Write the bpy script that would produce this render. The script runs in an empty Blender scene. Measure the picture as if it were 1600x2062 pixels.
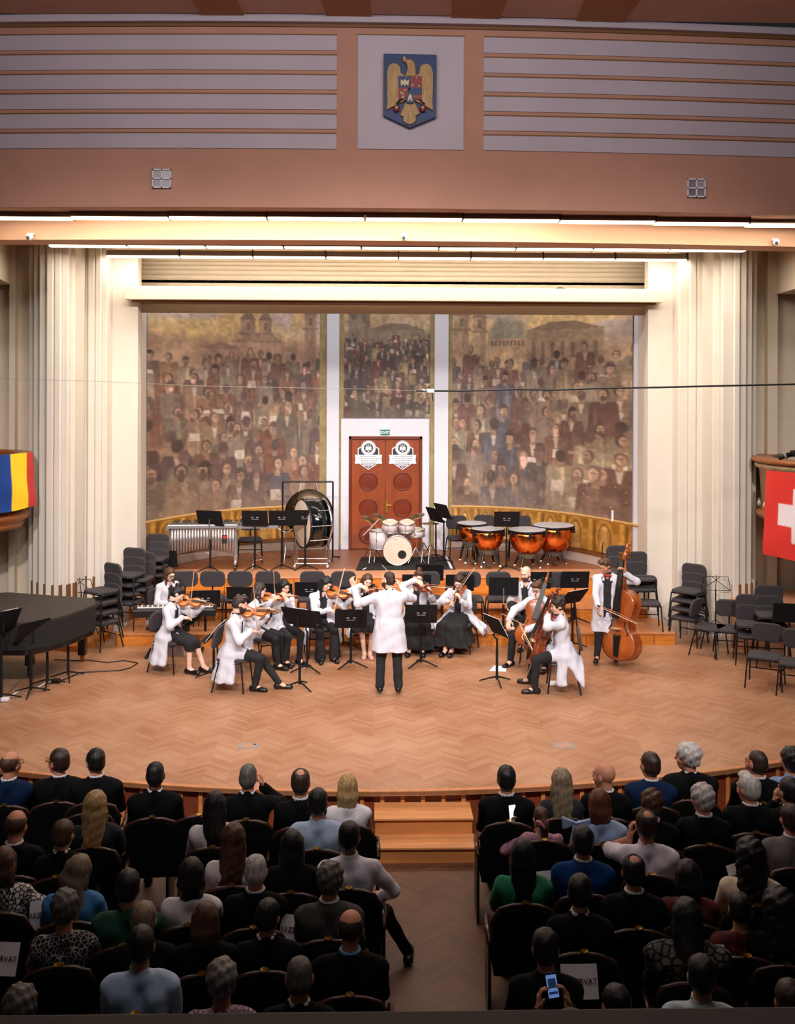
import bpy, math, random
import numpy as np
from mathutils import Vector, Matrix, Euler
random.seed(7); RNG = np.random.default_rng(7)
SC = bpy.context.scene
COL = SC.collection
PI = math.pi
R = math.radians
V = Vector
# ------------------------------------------------------------------ camera frame
CAMZ = 4.35; FOC = 2000.0; PX0, PY0 = 800.0, 778.0
YAW = 0.023; ROLL = 0.0037
_f = V((math.sin(YAW), math.cos(YAW), 0)); _r = V((math.cos(YAW), -math.sin(YAW), 0))
def ray(px, py):
    x = px-PX0; y = py-PY0; c, s = math.cos(ROLL), math.sin(ROLL)
    xi = x*c+y*s; yi = -x*s+y*c
    return _f + _r*(xi/FOC) + V((0, 0, -yi/FOC))
def at(px, py, z=None, Y=None):
    d = ray(px, py)
    t = (z-CAMZ)/d.z if z is not None else Y/d.y
    return V((0, 0, CAMZ)) + d*t
def X_at(px, Y, py=900): return at(px, py, Y=Y).x
def Z_at(py, Y, px=800): return at(px, py, Y=Y).z
# ------------------------------------------------------------------ materials
def lin(c):
    return tuple(((v/255)/12.92 if v/255 <= .04045 else ((v/255+.055)/1.055)**2.4) for v in c)
MATS = {}
def mat(name, col, rough=.6, metal=0., noise=0., scale=8., bump=0., stretch=(1, 1, 1), coat=0., emit=0., attr=False, bscale=None, spec=.5, col2=None):
    if name in MATS: return MATS[name]
    m = bpy.data.materials.new(name); m.use_nodes = True
    nt = m.node_tree; b = nt.nodes['Principled BSDF']
    L = lin(col)
    b.inputs['Base Color'].default_value = (*L, 1); b.inputs['Roughness'].default_value = rough
    b.inputs['Metallic'].default_value = metal; b.inputs['Coat Weight'].default_value = coat
    b.inputs['Specular IOR Level'].default_value = spec
    if emit: b.inputs['Emission Color'].default_value = (*L, 1); b.inputs['Emission Strength'].default_value = emit
    if noise or bump:
        tc = nt.nodes.new('ShaderNodeTexCoord'); mp = nt.nodes.new('ShaderNodeMapping'); mp.inputs['Scale'].default_value = stretch
        nt.links.new(tc.outputs['Object'], mp.inputs[0])
        n = nt.nodes.new('ShaderNodeTexNoise'); n.inputs['Scale'].default_value = scale; n.inputs['Detail'].default_value = 4
        nt.links.new(mp.outputs[0], n.inputs['Vector'])
        if noise:
            cr = nt.nodes.new('ShaderNodeValToRGB')
            c2 = lin(col2) if col2 else tuple(v*(1-noise) for v in L)
            cr.color_ramp.elements[0].position = .3; cr.color_ramp.elements[1].position = .7
            cr.color_ramp.elements[0].color = (*c2, 1)
            cr.color_ramp.elements[1].color = (*(L if col2 else tuple(min(1, v*(1+noise*.5)) for v in L)), 1)
            nt.links.new(n.outputs['Fac'], cr.inputs[0]); nt.links.new(cr.outputs[0], b.inputs['Base Color'])
        if bump:
            bp = nt.nodes.new('ShaderNodeBump'); bp.inputs['Strength'].default_value = bump; bp.inputs['Distance'].default_value = .02
            if bscale:
                n2 = nt.nodes.new('ShaderNodeTexNoise'); n2.inputs['Scale'].default_value = bscale
                nt.links.new(mp.outputs[0], n2.inputs['Vector']); nt.links.new(n2.outputs['Fac'], bp.inputs['Height'])
            else: nt.links.new(n.outputs['Fac'], bp.inputs['Height'])
            nt.links.new(bp.outputs[0], b.inputs['Normal'])
    if attr:
        a = nt.nodes.new('ShaderNodeVertexColor'); a.layer_name = 'Col'
        nt.links.new(a.outputs['Color'], b.inputs['Base Color'])
    MATS[name] = m
    return m
def lattice(name, base, line, scale, thr, rough=.85):
    """cloth printed with an irregular net or petal pattern"""
    m = mat(name, base, rough); nt = m.node_tree
    tc = nt.nodes.new('ShaderNodeTexCoord'); v = nt.nodes.new('ShaderNodeTexVoronoi'); v.feature = 'DISTANCE_TO_EDGE'; v.inputs['Scale'].default_value = scale
    nt.links.new(tc.outputs['Object'], v.inputs['Vector'])
    r = nt.nodes.new('ShaderNodeValToRGB'); r.color_ramp.interpolation = 'CONSTANT'
    r.color_ramp.elements[0].color = (*lin(line), 1); r.color_ramp.elements[1].position = thr; r.color_ramp.elements[1].color = (*lin(base), 1)
    nt.links.new(v.outputs['Distance'], r.inputs[0]); nt.links.new(r.outputs[0], nt.nodes['Principled BSDF'].inputs['Base Color'])
    return m
def parquet(name, cols, board=.075, half=.26, rough=.35, gap=.45, streak=.35):
    m = bpy.data.materials.new(name); m.use_nodes = True; nt = m.node_tree; b = nt.nodes['Principled BSDF']
    N = nt.nodes.new; Lk = nt.links.new
    tc = N('ShaderNodeTexCoord'); sx = N('ShaderNodeSeparateXYZ'); Lk(tc.outputs['Object'], sx.inputs[0])
    def M(op, a, bb=None, cc=None):
        n = N('ShaderNodeMath'); n.operation = op
        for i, v in enumerate((a, bb, cc)):
            if v is None: continue
            if isinstance(v, (int, float)): n.inputs[i].default_value = v
            else: Lk(v, n.inputs[i])
        return n.outputs[0]
    X, Y = sx.outputs['X'], sx.outputs['Y']
    q = M('DIVIDE', X, half*2); fr = M('FRACT', q); tri = M('ABSOLUTE', M('SUBTRACT', fr, .5))
    t = M('DIVIDE', M('ADD', Y, M('MULTIPLY', tri, half*2*.8)), board)
    row = M('FLOOR', t); colm = M('FLOOR', M('MULTIPLY', q, 2))
    wn = N('ShaderNodeTexWhiteNoise'); wn.noise_dimensions = '2D'
    cb = N('ShaderNodeCombineXYZ'); Lk(row, cb.inputs[0]); Lk(colm, cb.inputs[1]); Lk(cb.outputs[0], wn.inputs['Vector'])
    ns = N('ShaderNodeTexNoise'); ns.inputs['Scale'].default_value = 1.3; ns.inputs['Detail'].default_value = 3; Lk(tc.outputs['Object'], ns.inputs['Vector'])
    n3 = N('ShaderNodeTexNoise'); n3.inputs['Scale'].default_value = 30; n3.inputs['Detail'].default_value = 3; Lk(tc.outputs['Object'], n3.inputs['Vector'])
    f = M('ADD', M('ADD', M('MULTIPLY', wn.outputs['Value'], streak), M('MULTIPLY', ns.outputs['Fac'], .7)), M('MULTIPLY', n3.outputs['Fac'], .35))
    cr = N('ShaderNodeValToRGB'); cr.color_ramp.elements[0].position = .3; cr.color_ramp.elements[1].position = .85
    for e, c in zip(cr.color_ramp.elements, cols): e.color = (*lin(c), 1)
    Lk(f, cr.inputs[0])
    ft = M('FRACT', t); edge = M('GREATER_THAN', M('ABSOLUTE', M('SUBTRACT', ft, .5)), .46)
    mx = N('ShaderNodeMix'); mx.data_type = 'RGBA'; mx.blend_type = 'MULTIPLY'
    Lk(M('MULTIPLY', edge, gap), mx.inputs[0]); Lk(cr.outputs[0], mx.inputs[6]); mx.inputs[7].default_value = (.35, .25, .2, 1)
    Lk(mx.outputs[2], b.inputs['Base Color'])
    Lk(M('ADD', M('MULTIPLY', n3.outputs['Fac'], .25), rough-.1), b.inputs['Roughness'])
    MATS[name] = m
    return m
# ------------------------------------------------------------------ mesh builder
class MB:
    def __init__(s): s.v = []; s.f = []
    def add(s, vs, fs):
        o = len(s.v); s.v += [tuple(v) for v in vs]; s.f += [tuple(i+o for i in f) for f in fs]; return s
    def box(s, c, d, rot=None):
        M = rot if rot is not None else Matrix.Identity(3)
        c = V(c); h = V(d)/2
        vs = [c + M @ V((sx*h.x, sy*h.y, sz*h.z)) for sz in (-1, 1) for sy in (-1, 1) for sx in (-1, 1)]
        return s.add(vs, [(0, 2, 3, 1), (4, 5, 7, 6), (0, 1, 5, 4), (2, 6, 7, 3), (0, 4, 6, 2), (1, 3, 7, 5)])
    def bb(s, x0, x1, y0, y1, z0, z1): return s.box(((x0+x1)/2, (y0+y1)/2, (z0+z1)/2), (x1-x0, y1-y0, z1-z0))
    def tube(s, pts, r, n=8, cap=True):
        pts = [V(p) for p in pts]; rs = r if isinstance(r, (list, tuple)) else [r]*len(pts)
        vs = []; fs = []; u = None
        for i, p in enumerate(pts):
            t = (pts[min(i+1, len(pts)-1)]-pts[max(i-1, 0)])
            t = t.normalized() if t.length > 1e-9 else V((0, 0, 1))
            if u is None: u = t.cross(V((0, 0, 1)) if abs(t.z) < .9 else V((1, 0, 0))).normalized()
            u = (u - t*u.dot(t)).normalized(); w = t.cross(u)
            for k in range(n):
                a = 2*PI*k/n; vs.append(p + (u*math.cos(a)+w*math.sin(a))*rs[i])
        for i in range(len(pts)-1):
            for k in range(n):
                a, b = i*n+k, i*n+(k+1) % n; fs.append((a, b, b+n, a+n))
        if cap: fs += [tuple(reversed(range(n))), tuple(range(len(vs)-n, len(vs)))]
        return s.add(vs, fs)
    def lathe(s, prof, n=24, c=(0, 0, 0), rot=None):
        M = rot if rot is not None else Matrix.Identity(3); c = V(c)
        vs = []; fs = []
        for r, z in prof:
            for k in range(n): vs.append(c + M @ V((r*math.cos(2*PI*k/n), r*math.sin(2*PI*k/n), z)))
        for i in range(len(prof)-1):
            for k in range(n):
                a, b = i*n+k, i*n+(k+1) % n; fs.append((a, b, b+n, a+n))
        if len(prof) > 3 and prof[0][0] > 1e-6 and abs(prof[0][0]-prof[-1][0]) < .06*prof[0][0]:
            o_ = len(vs)-n; fs += [(o_+k, o_+(k+1) % n, (k+1) % n, k) for k in range(n)]
            return s.add(vs, fs)
        if prof[0][0] > 1e-6: fs.append(tuple(reversed(range(n))))
        if prof[-1][0] > 1e-6: fs.append(tuple(range(len(vs)-n, len(vs))))
        return s.add(vs, fs)
    def prism(s, poly, z0, z1, M=None, c=(0, 0, 0)):
        """poly in xy, extruded z0..z1 then placed with M (3x3) and c"""
        M = M if M is not None else Matrix.Identity(3); c = V(c); n = len(poly)
        vs = [c + M @ V((x, y, z)) for z in (z0, z1) for x, y in poly]
        fs = [tuple(reversed(range(n))), tuple(range(n, 2*n))] + [(i, (i+1) % n, (i+1) % n+n, i+n) for i in range(n)]
        return s.add(vs, fs)
    def grid(s, fn, nu, nv):
        vs = [fn(i/nu, j/nv) for j in range(nv+1) for i in range(nu+1)]
        return s.add(vs, [(j*(nu+1)+i, j*(nu+1)+i+1, (j+1)*(nu+1)+i+1, (j+1)*(nu+1)+i) for j in range(nv) for i in range(nu)])
FRONT = Matrix(((1, 0, 0), (0, 0, -1), (0, 1, 0)))   # xy polygon -> xz plane, thickness towards -y
def obj(name, mb, m, parent=None, smooth=False, bevel=0, loc=None, solid=0, seg=2):
    me = bpy.data.meshes.new(name)
    if isinstance(mb, MB): me.from_pydata(mb.v, [], mb.f)
    else:
        vv, ff = mb[0], mb[1]
        me.from_pydata(vv.tolist() if hasattr(vv, 'tolist') else vv, [], ff.tolist() if hasattr(ff, 'tolist') else ff)
        if len(mb) > 2 and mb[2] is not None:
            ca = me.color_attributes.new('Col', 'FLOAT_COLOR', 'POINT')
            c = np.ones((len(vv), 4), np.float32); c[:, :3] = mb[2]; ca.data.foreach_set('color', c.ravel())
    me.update()
    if smooth:
        me.polygons.foreach_set('use_smooth', [True]*len(me.polygons))
    me.materials.append(m)
    o = bpy.data.objects.new(name, me); COL.objects.link(o)
    if parent: o.parent = parent
    if loc is not None: o.location = loc
    if bevel:
        md = o.modifiers.new('Bevel', 'BEVEL'); md.width = bevel; md.segments = seg; md.limit_method = 'ANGLE'; md.angle_limit = R(35)
    if solid:
        md = o.modifiers.new('Solid', 'SOLIDIFY'); md.thickness = solid
    return o
def tag(o, label, cat, group=None):
    o['label'] = label; o['category'] = cat
    if group: o['group'] = group
    return o
def thing(name, label, cat, loc=(0, 0, 0), rotz=0, group=None):
    o = bpy.data.objects.new(name, None); COL.objects.link(o); o.empty_display_size = .1
    o.location = loc; o.rotation_euler = (0, 0, rotz)
    return tag(o, label, cat, group)
def struct(name, mb, m, **k):
    o = obj(name, mb, m, **k)
    if not k.get('parent'): o['kind'] = 'structure'
    return o
def dup(root, loc, rotz, label, cat=None, group=None):
    r = root.copy(); COL.objects.link(r); r.location = loc; r.rotation_euler = (0, 0, rotz); r['label'] = label
    if cat: r['category'] = cat
    if group: r['group'] = group
    for ch in list(root.children):
        c = ch.copy(); COL.objects.link(c); c.parent = r
        for g in ch.children:
            d = g.copy(); COL.objects.link(d); d.parent = c
    return r
def text(name, s, size, m, parent, loc, M3, ext=.001, align='CENTER'):
    cu = bpy.data.curves.new(name, 'FONT'); cu.body = s; cu.size = size; cu.extrude = ext; cu.align_x = align; cu.align_y = 'CENTER'
    to = bpy.data.objects.new(name+'_t', cu); COL.objects.link(to)
    dg = bpy.context.evaluated_depsgraph_get(); dg.update()
    me = bpy.data.meshes.new_from_object(to.evaluated_get(dg))
    bpy.data.objects.remove(to); me.materials.clear(); me.materials.append(m)
    o = bpy.data.objects.new(name, me); COL.objects.link(o); o.parent = parent
    o.matrix_local = Matrix.Translation(V(loc)) @ M3.to_4x4()
    return o
STANDUP = Matrix(((1, 0, 0), (0, 0, -1), (0, 1, 0)))
def frame(yd, zn):
    y = V(yd).normalized(); z = V(zn); z = (z-y*z.dot(y)).normalized(); x = y.cross(z)
    return Matrix((x, y, z)).transposed()
def rot3(ax, ang): return Matrix.Rotation(ang, 3, ax)
# ================================================================== SETTING
M_ivory = mat('ivory_plaster', (220, 206, 184), .75, noise=.04, scale=3, bump=.05)
M_ivory2 = mat('cream_plaster', (218, 210, 198), .7, noise=.03, scale=3)
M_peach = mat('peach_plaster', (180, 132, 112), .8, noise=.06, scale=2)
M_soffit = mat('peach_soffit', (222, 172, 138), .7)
M_panel = mat('grey_panel', (180, 168, 178), .8, noise=.06, scale=1.2)
M_white = mat('white_paint', (222, 222, 232), .6)
M_gold = mat('gilded_edge', (160, 138, 90), .5, noise=.3, scale=6)
M_ceil = mat('hall_ceiling', (206, 166, 146), .85, noise=.08, scale=1)
M_rib = mat('ceiling_rib', (170, 118, 76), .8)
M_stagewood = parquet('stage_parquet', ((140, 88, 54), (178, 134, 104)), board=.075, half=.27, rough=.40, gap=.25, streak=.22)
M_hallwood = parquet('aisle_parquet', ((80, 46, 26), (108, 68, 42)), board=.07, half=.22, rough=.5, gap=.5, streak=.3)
M_riser = mat('riser_oak', (206, 124, 44), .4, noise=.28, scale=3, stretch=(1, 1, 6))
M_tread = mat('tread_oak', (190, 124, 78), .4, noise=.18, scale=2.5, stretch=(6, 1, 1))
M_tread2 = mat('pale_tread_oak', (206, 146, 108), .4, noise=.12, scale=2.5, stretch=(6, 1, 1))
M_stepwood = mat('step_oak', (190, 120, 66), .45, noise=.25, scale=3, stretch=(.4, 3, 3))
M_front = mat('stage_front_mahogany', (120, 52, 24), .5, noise=.25, scale=3)
M_slot = mat('slot_wood', (118, 76, 34), .6)
M_dark = mat('black_gap', (14, 12, 12), .8)
CX = -0.15
GZ = -0.5                                     # hall floor
# stage edge curve
def edge_y(x): return 10.66 + .036*(x-.1)**2
xs = [-9+i*.5 for i in range(37)]
# stage floor: slab with curved front
poly = [(x, edge_y(x)) for x in xs] + [(9, 23), (-9, 23)]
struct('floor', MB().prism(poly, -.05, 0), M_stagewood)
b = MB()
fr = [(x, edge_y(x)-.0) for x in xs]; fr2 = [(x, y+.07) for x, y in fr]
b.prism(fr + fr2[::-1], -.055, .004)
struct('trim_1', b, M_tread, bevel=.01)           # nosing along the stage edge
b = MB(); fr = [(x, edge_y(x)+.09) for x in xs]; b.prism(fr + [(x, y+.05) for x, y in fr][::-1], GZ, -.05)
struct('wall_stage_front', b, M_front)
b = MB()
for i in range(150):
    x = -8.2+i*.11+(.05 if i % 2 else 0)
    if i % 2 == 0: continue
    b.box((x, edge_y(x)+.08, (GZ-.05)/2), (.045, .03, .45))
struct('trim_2', b, M_stepwood)
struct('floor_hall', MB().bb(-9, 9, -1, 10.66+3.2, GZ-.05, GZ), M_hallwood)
# risers
XL, XR = -4.66, 4.72
YC, YB, YA = at(800, 1275.5, z=.21).y, at(800, 1225, z=.41).y, at(800, 1161.5, z=.77).y
PL = X_at(240, 16.75); PR = X_at(1356, 16.75)
def platform(name, x0, x1, y0, y1, z, seams, zb=0):
    o = struct(name, MB().bb(x0, x1, y0+.02, y1, zb, z-.03), M_riser)
    struct(name+'_tread', MB().bb(x0-.01, x1+.01, y0, y1, z-.03, z), M_tread if z < .7 else M_tread2, parent=o, bevel=.006)
    q = MB()
    for s in seams: q.box((s, y0+.018, (z-.03+zb)/2), (.012, .01, z-.03-zb))
    struct(name+'_seams', q, M_slot, parent=o)
    return o
YW = 17.75
platform('platform_low', PL, PR, YC, YB+.3, .21, [PL+1.0, PL+2.3, -1.7, -.2, 1.2, 2.6, PR-1.5, PR-.35])
platform('platform_middle', X_at(262, 17.7), X_at(1300, 17.7), YB, YA+.3, .41, [-3.4, -2.2, -.9, .4, 1.8, 3.2])
platform('platform_top_front', XL-.05, XR, YA, YA+.8, .77, [-3.7, -2.8, -1.5, .6, 1.6, 3.0])
b = MB().bb(-5.1, 5.1, YA+.7, 23, .3, .766)
struct('floor_platform_top', b, mat('top_platform_boards', (150, 90, 56), .4, noise=.2, scale=2, stretch=(1, 5, 1)))
# --------------------------------------------------------------- back wall (curved in plan)
YD = 21.9
def drop(u): u = abs(u); return .0096*u*u+.00535*u**4
def backpt(u, z, off=0):
    """u = distance from axis; off = towards the audience"""
    s = (drop(u+.02)-drop(u-.02))/.04*(1 if u >= 0 else -1) if u else 0
    y = YD-drop(u)
    n = V((-(drop(abs(u)+.02)-drop(abs(u)-.02))/.04*(1 if u > 0 else -1), -1, 0)).normalized()
    p = V((CX+u, y, z)) + n*off
    return p
AX = at(775, 900, Y=YD).x; CX = AX
def u_at(px):
    lo, hi = -5.6, 5.6
    for _ in range(50):
        u = (lo+hi)/2; p = backpt(u, 2); d = ray(px, 900)
        x = d.x/d.y*p.y
        if p.x < x: lo = u
        else: hi = u
    return u
def z_back(py, u): p = backpt(u, 0); return at(800, py, Y=p.y).z
ZT, ZM, ZB = z_back(628, 0)+.0, z_back(1018, 0), z_back(1018, 0)
UL0, UL1 = u_at(293), u_at(643); UR0, UR1 = u_at(910), u_at(1275)
def curved(u0, u1, z0, z1, off, n=30, thick=.03):
    mb = MB()
    mb.grid(lambda a, c: backpt(u0+(u1-u0)*a, z0+(z1-z0)*c, off), n, 1)
    mb.grid(lambda a, c: backpt(u1+(u0-u1)*a, z0+(z1-z0)*c, off-thick), n, 1)
    mb.grid(lambda a, c: backpt(u0+(u1-u0)*a, z1, off-thick*c), n, 1)
    mb.grid(lambda a, c: backpt(u1+(u0-u1)*a, z0, off-thick*c), n, 1)
    for u in (u0, u1): mb.grid(lambda a, c: backpt(u, z0+(z1-z0)*c, off-thick*a), 1, 1)
    return mb
struct('wall_back', curved(-4.98, 4.98, .3, 7.0, 0, 60, .1), M_white)
# base skirting and ledge
UD0, UD1 = u_at(690), u_at(866)
for nm, u0, u1 in (('baseboard_left', UL0-.2, u_at(650)), ('baseboard_right', u_at(908), UR1+.2)):
    struct(nm, curved(u0, u1, .77, .97, .06, 20, .06), mat('pale_base', (196, 176, 164), .6))
k = 3
for u0, u1 in ((UL0-.2, u_at(650)), (u_at(908), UR1+.2)):
    struct('trim_%d' % k, curved(u0, u1, .965, 1.0, .09, 20, .09), M_slot); k += 1
    struct('trim_%d' % k, curved(u0, u1, ZM-.015, ZM+.02, .05, 30, .05), mat('gilded_rail', (214, 172, 104), .45)); k += 1
# pilasters and gold strips
for (a, c, m, off) in ((643, 657, M_gold, .04), (657, 682, M_white, .12), (682, 691, M_gold, .05), (865, 874, M_gold, .05), (874, 902, M_white, .12), (902, 910, M_gold, .04)):
    z0 = .77
    struct('trim_%d' % k, curved(u_at(a), u_at(c), z0, 6.05, off, 3, off), m); k += 1
# pale border above murals
struct('trim_%d' % k, curved(-4.9, 4.9, ZT, ZT+.09, .035, 50, .03), mat('worn_border', (176, 170, 140), .6, noise=.25, scale=5)); k += 1
# ---------------- painted panels (colour attribute on a fine mesh)
def vnoise(h, w, cell):
    gh, gw = int(h/cell)+3, int(w/cell)+3
    g = RNG.random((gh, gw)); yy = np.arange(h)/cell; xx = np.arange(w)/cell
    y0 = yy.astype(int); x0 = xx.astype(int); fy = (yy-y0)[:, None]; fx = (xx-x0)[None]
    fy = fy*fy*(3-2*fy); fx = fx*fx*(3-2*fx)
    a = g[y0][:, x0]; b_ = g[y0][:, x0+1]; c = g[y0+1][:, x0]; d = g[y0+1][:, x0+1]
    return a*(1-fy)*(1-fx)+b_*(1-fy)*fx+c*fy*(1-fx)+d*fy*fx
class Paint:
    def __init__(s, w, h, W, H):
        s.w, s.h, s.W, s.H = w, h, W, H    # pixel size ; metric size
        s.a = np.zeros((h, w, 3)); s.yy, s.xx = np.mgrid[0:h, 0:w]; s.px = w/W
    def blend(s, mask, col): s.a = s.a*(1-mask[..., None])+np.array(col)[None, None]*mask[..., None]
    def box_(s, x, y, rx, ry):
        x0, x1 = max(0, int(x-rx-2)), min(s.w, int(x+rx+3)); y0, y1 = max(0, int(y-ry-2)), min(s.h, int(y+ry+3))
        return (slice(y0, y1), slice(x0, x1)) if x1 > x0 and y1 > y0 else None
    def ell(s, x, y, rx, ry, col, op=1., soft=.25):
        sl = s.box_(x, y, rx*1.2, ry*1.2)
        if not sl: return
        d = np.hypot((s.xx[sl]-x)/rx, (s.yy[sl]-y)/ry); m = np.clip((1-d)/soft+.5, 0, 1)*op
        s.a[sl] = s.a[sl]*(1-m[..., None])+np.array(col)*m[..., None]
    def quad(s, x, y0, y1, w0, w1, col, op=1., p=1.):
        sl = s.box_(x, (y0+y1)/2, max(w0, w1)+1, (y1-y0)/2)
        if not sl: return
        t = np.clip((s.yy[sl]-y0)/(y1-y0+1e-6), 0, 1)**p; w = w0+(w1-w0)*t
        m = np.clip((w-abs(s.xx[sl]-x))/1.5+.5, 0, 1)*((s.yy[sl] >= y0) & (s.yy[sl] <= y1))*op
        s.a[sl] = s.a[sl]*(1-m[..., None])+np.array(col)*m[..., None]
    def out(s):
        return np.clip(s.a, 0, 255)
def figure_paint(P, x, y, sc, robe, skin, hair, rnd):
    hw = 10.5*sc; robe = np.array(robe, float)
    tilt = rnd.uniform(-.12, .12)
    P.quad(x, y-.5*sc, y+60*sc, hw*.8, hw*1.35, robe*.74, .95, .45)
    P.quad(x+rnd.uniform(-1.5, 1.5)*sc, y+1*sc, y+60*sc, hw*.62, hw*1.15, robe, .9, .45)
    P.ell(x-hw*.62, y+5*sc, 4.6*sc, 6*sc, robe*.9, .8, .5); P.ell(x+hw*.62, y+5*sc, 4.6*sc, 6*sc, robe*.8, .8, .5)
    for _ in range(6):
        P.quad(x+rnd.uniform(-hw, hw)*.9, y+rnd.uniform(5, 18)*sc, y+rnd.uniform(30, 58)*sc, .7*sc, rnd.uniform(1, 2.4)*sc, robe*rnd.choice([.66, .8, 1.16, 1.3]), .5)
    r = rnd.random()
    if r < .35: P.quad(x, y+0*sc, y+11*sc, 2.6*sc, .8*sc, (196, 180, 160), .75)
    elif r < .5: P.quad(x+2*sc, y+1*sc, y+24*sc, 1.3*sc, 2*sc, robe*1.5, .5)
    P.quad(x, y-5*sc, y+1.5*sc, 2*sc, 2.3*sc, skin*.8)
    hx = x+rnd.uniform(-1, 1)*sc; face = rnd.random() < .68
    P.ell(hx, y-8.3*sc, 4.1*sc, 5.3*sc, hair, 1, .35)
    if face:
        dx = rnd.choice([-1.3, -.7, 0, .7, 1.3])*sc
        P.ell(hx+dx, y-7.6*sc, 3.0*sc, 4.3*sc, skin, 1, .4); P.ell(hx+dx*1.6+.9*sc, y-7.4*sc, 1.3*sc, 3.2*sc, skin*.8, .6, .6)
        P.ell(hx+dx, y-8.6*sc, 2.3*sc, .55*sc, skin*.55, .75, .6)
        if rnd.random() < .45: P.ell(hx+dx, y-4.4*sc, 2.2*sc, 2.6*sc*rnd.choice([1, 1, 1.8]), hair*rnd.choice([1, 1.1, 2.6]), .8, .5)
    if rnd.random() < .2: P.ell(hx, y-11.6*sc, 5.4*sc, 1.1*sc, hair*.8, 1, .4); P.ell(hx, y-13*sc, 3.3*sc, 2.6*sc, hair*.8, 1, .4)
    if rnd.random() < .45:
        a = rnd.choice([-1, 1]); P.ell(x+a*5*sc, y+19*sc, 2*sc, 1.5*sc, skin, .9, .5)
        if rnd.random() < .5: P.quad(x+a*2*sc, y+12*sc, y+21*sc, 4.5*sc, 5.5*sc, (200, 188, 172), .85)
def paint_mural(w, h, W, H, seed, sky, far, pal, ground, buildings):
    rnd = random.Random(seed); P = Paint(w, h, W, H); k = w/175.
    P.a[:] = np.array(sky)
    n1 = vnoise(h, w, 26*k); n2 = vnoise(h, w, 9*k); n3 = vnoise(h, w, 3.2)
    m = np.clip((n1-.45)*6, 0, 1); P.blend(m, (178, 158, 146))
    m = np.clip((P.yy/h-.12-.05*(n2-.5))*14, 0, 1); P.blend(m, far)
    for kind, x, y, bw, bh in buildings:
        x *= w; bw *= w; y *= h; bh *= h
        c = np.array(far)*rnd.uniform(.86, 1.04)
        if kind == 'tower':
            P.quad(x, y, y+bh, bw, bw*1.05, c); P.quad(x+bw*.5, y, y+bh, bw*.4, bw*.4, c*.86); P.quad(x, y+bh*.22, y+bh*.26, bw*1.3, bw*1.3, c*.8)
            P.quad(x, y-bh*.12, y, bw*.35, bw*1.1, c*.75); P.quad(x, y+bh*.05, y+bh*.18, bw*.25, bw*.25, c*.65)
        elif kind == 'dome':
            P.quad(x, y+bh*.4, y+bh, bw*.95, bw*.95, c); P.ell(x, y+bh*.42, bw, bh*.42, (134, 128, 108))
            P.quad(x, y+bh*.42, y+bh, bw, bw, c)
            for i in range(9): P.quad(x-bw*.8+i*bw*.2, y+bh*.46, y+bh*.56, 1.1*k, 1.1*k, c*.6)
            P.ell(x, y+bh*.95, bw*.5, bh*.3, c*1.1)
        elif kind == 'hall':
            P.quad(x, y, y+bh, bw, bw, c); P.quad(x, y-bh*.2, y+bh*.02, bw*.3, bw*1.04, c*.85)
            for i in range(7): P.quad(x-bw*.8+i*bw*.27, y+bh*.3, y+bh*.7, 1.6*k, 1.6*k, c*.7)
    m = np.clip((P.yy/h-.30)*4, 0, 1)*.9; P.blend(m, ground)
    rows = 9
    for r in range(rows):
        y = h*(.26+.078*r); sc = k*(.74+.075*r); x = rnd.uniform(-6, 8)*k
        while x < w+8:
            robe = np.array(rnd.choice(pal))*rnd.uniform(.82, 1.1)*(1.0-.012*r)
            if rnd.random() < (.95 if r < 8 else .8):
                figure_paint(P, x, y+rnd.uniform(-10, 10)*k, sc*rnd.uniform(.9, 1.12), robe, np.array((176, 138, 112))*rnd.uniform(.8, 1.02), np.array((66, 50, 46))*rnd.uniform(.8, 1.5), rnd)
            if rnd.random() < .06: P.quad(x, y+24*sc, y+27*sc, 26*sc, 27*sc, np.array((150, 112, 84)), .9); P.quad(x, y+27*sc, y+48*sc, 24*sc, 24*sc, np.array((96, 66, 52)), .9); P.quad(x-6*sc, y+20*sc, y+25*sc, 8*sc, 10*sc, (196, 182, 164), .9)
            x += rnd.uniform(13, 27)*sc
    # worn lower zone
    low = np.clip((P.yy/h-.84)*6+.5*(n2-.5)*2, 0, 1)*.7; P.blend(low, ground)
    P.a *= (1+.22*(n1-.5)+.16*(n2-.5)+.24*(n3-.5))[..., None]
    P.a[..., 1] *= 1+.05*(n1-.5); fl = (RNG.random((h, w)) > .996)*(P.yy/h > .8)*.7
    P.blend(fl, (200, 190, 176))
    fog = .22
    st = vnoise(h, w, 2.3)*.5+vnoise(h, w, 14)*.5; P.a *= (1+.16*(st-.5))[..., None]
    P.a = P.a*1.12*(1-fog)+np.array((160, 134, 116))*fog
    return P.out()
def panel_mesh(name, img, u0, u1, z0, z1, off, m):
    h, w, _ = img.shape
    us = np.linspace(u0, u1, w); zs = np.linspace(z1, z0, h)
    base = np.array([backpt(u, 0, off)[:] for u in us])
    vv = np.zeros((h, w, 3)); vv[:, :, 0] = base[None, :, 0]; vv[:, :, 1] = base[None, :, 1]; vv[:, :, 2] = zs[:, None]
    idx = np.arange(h*w).reshape(h, w)
    ff = np.stack([idx[:-1, :-1], idx[1:, :-1], idx[1:, 1:], idx[:-1, 1:]], -1).reshape(-1, 4)
    c = img.reshape(-1, 3)/255.; c = np.where(c <= .04045, c/12.92, ((c+.055)/1.055)**2.4)
    return obj(name, (vv.reshape(-1, 3), ff, c), m)
M_mural = mat('mural_paint', (150, 130, 110), .62, attr=True)
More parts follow.
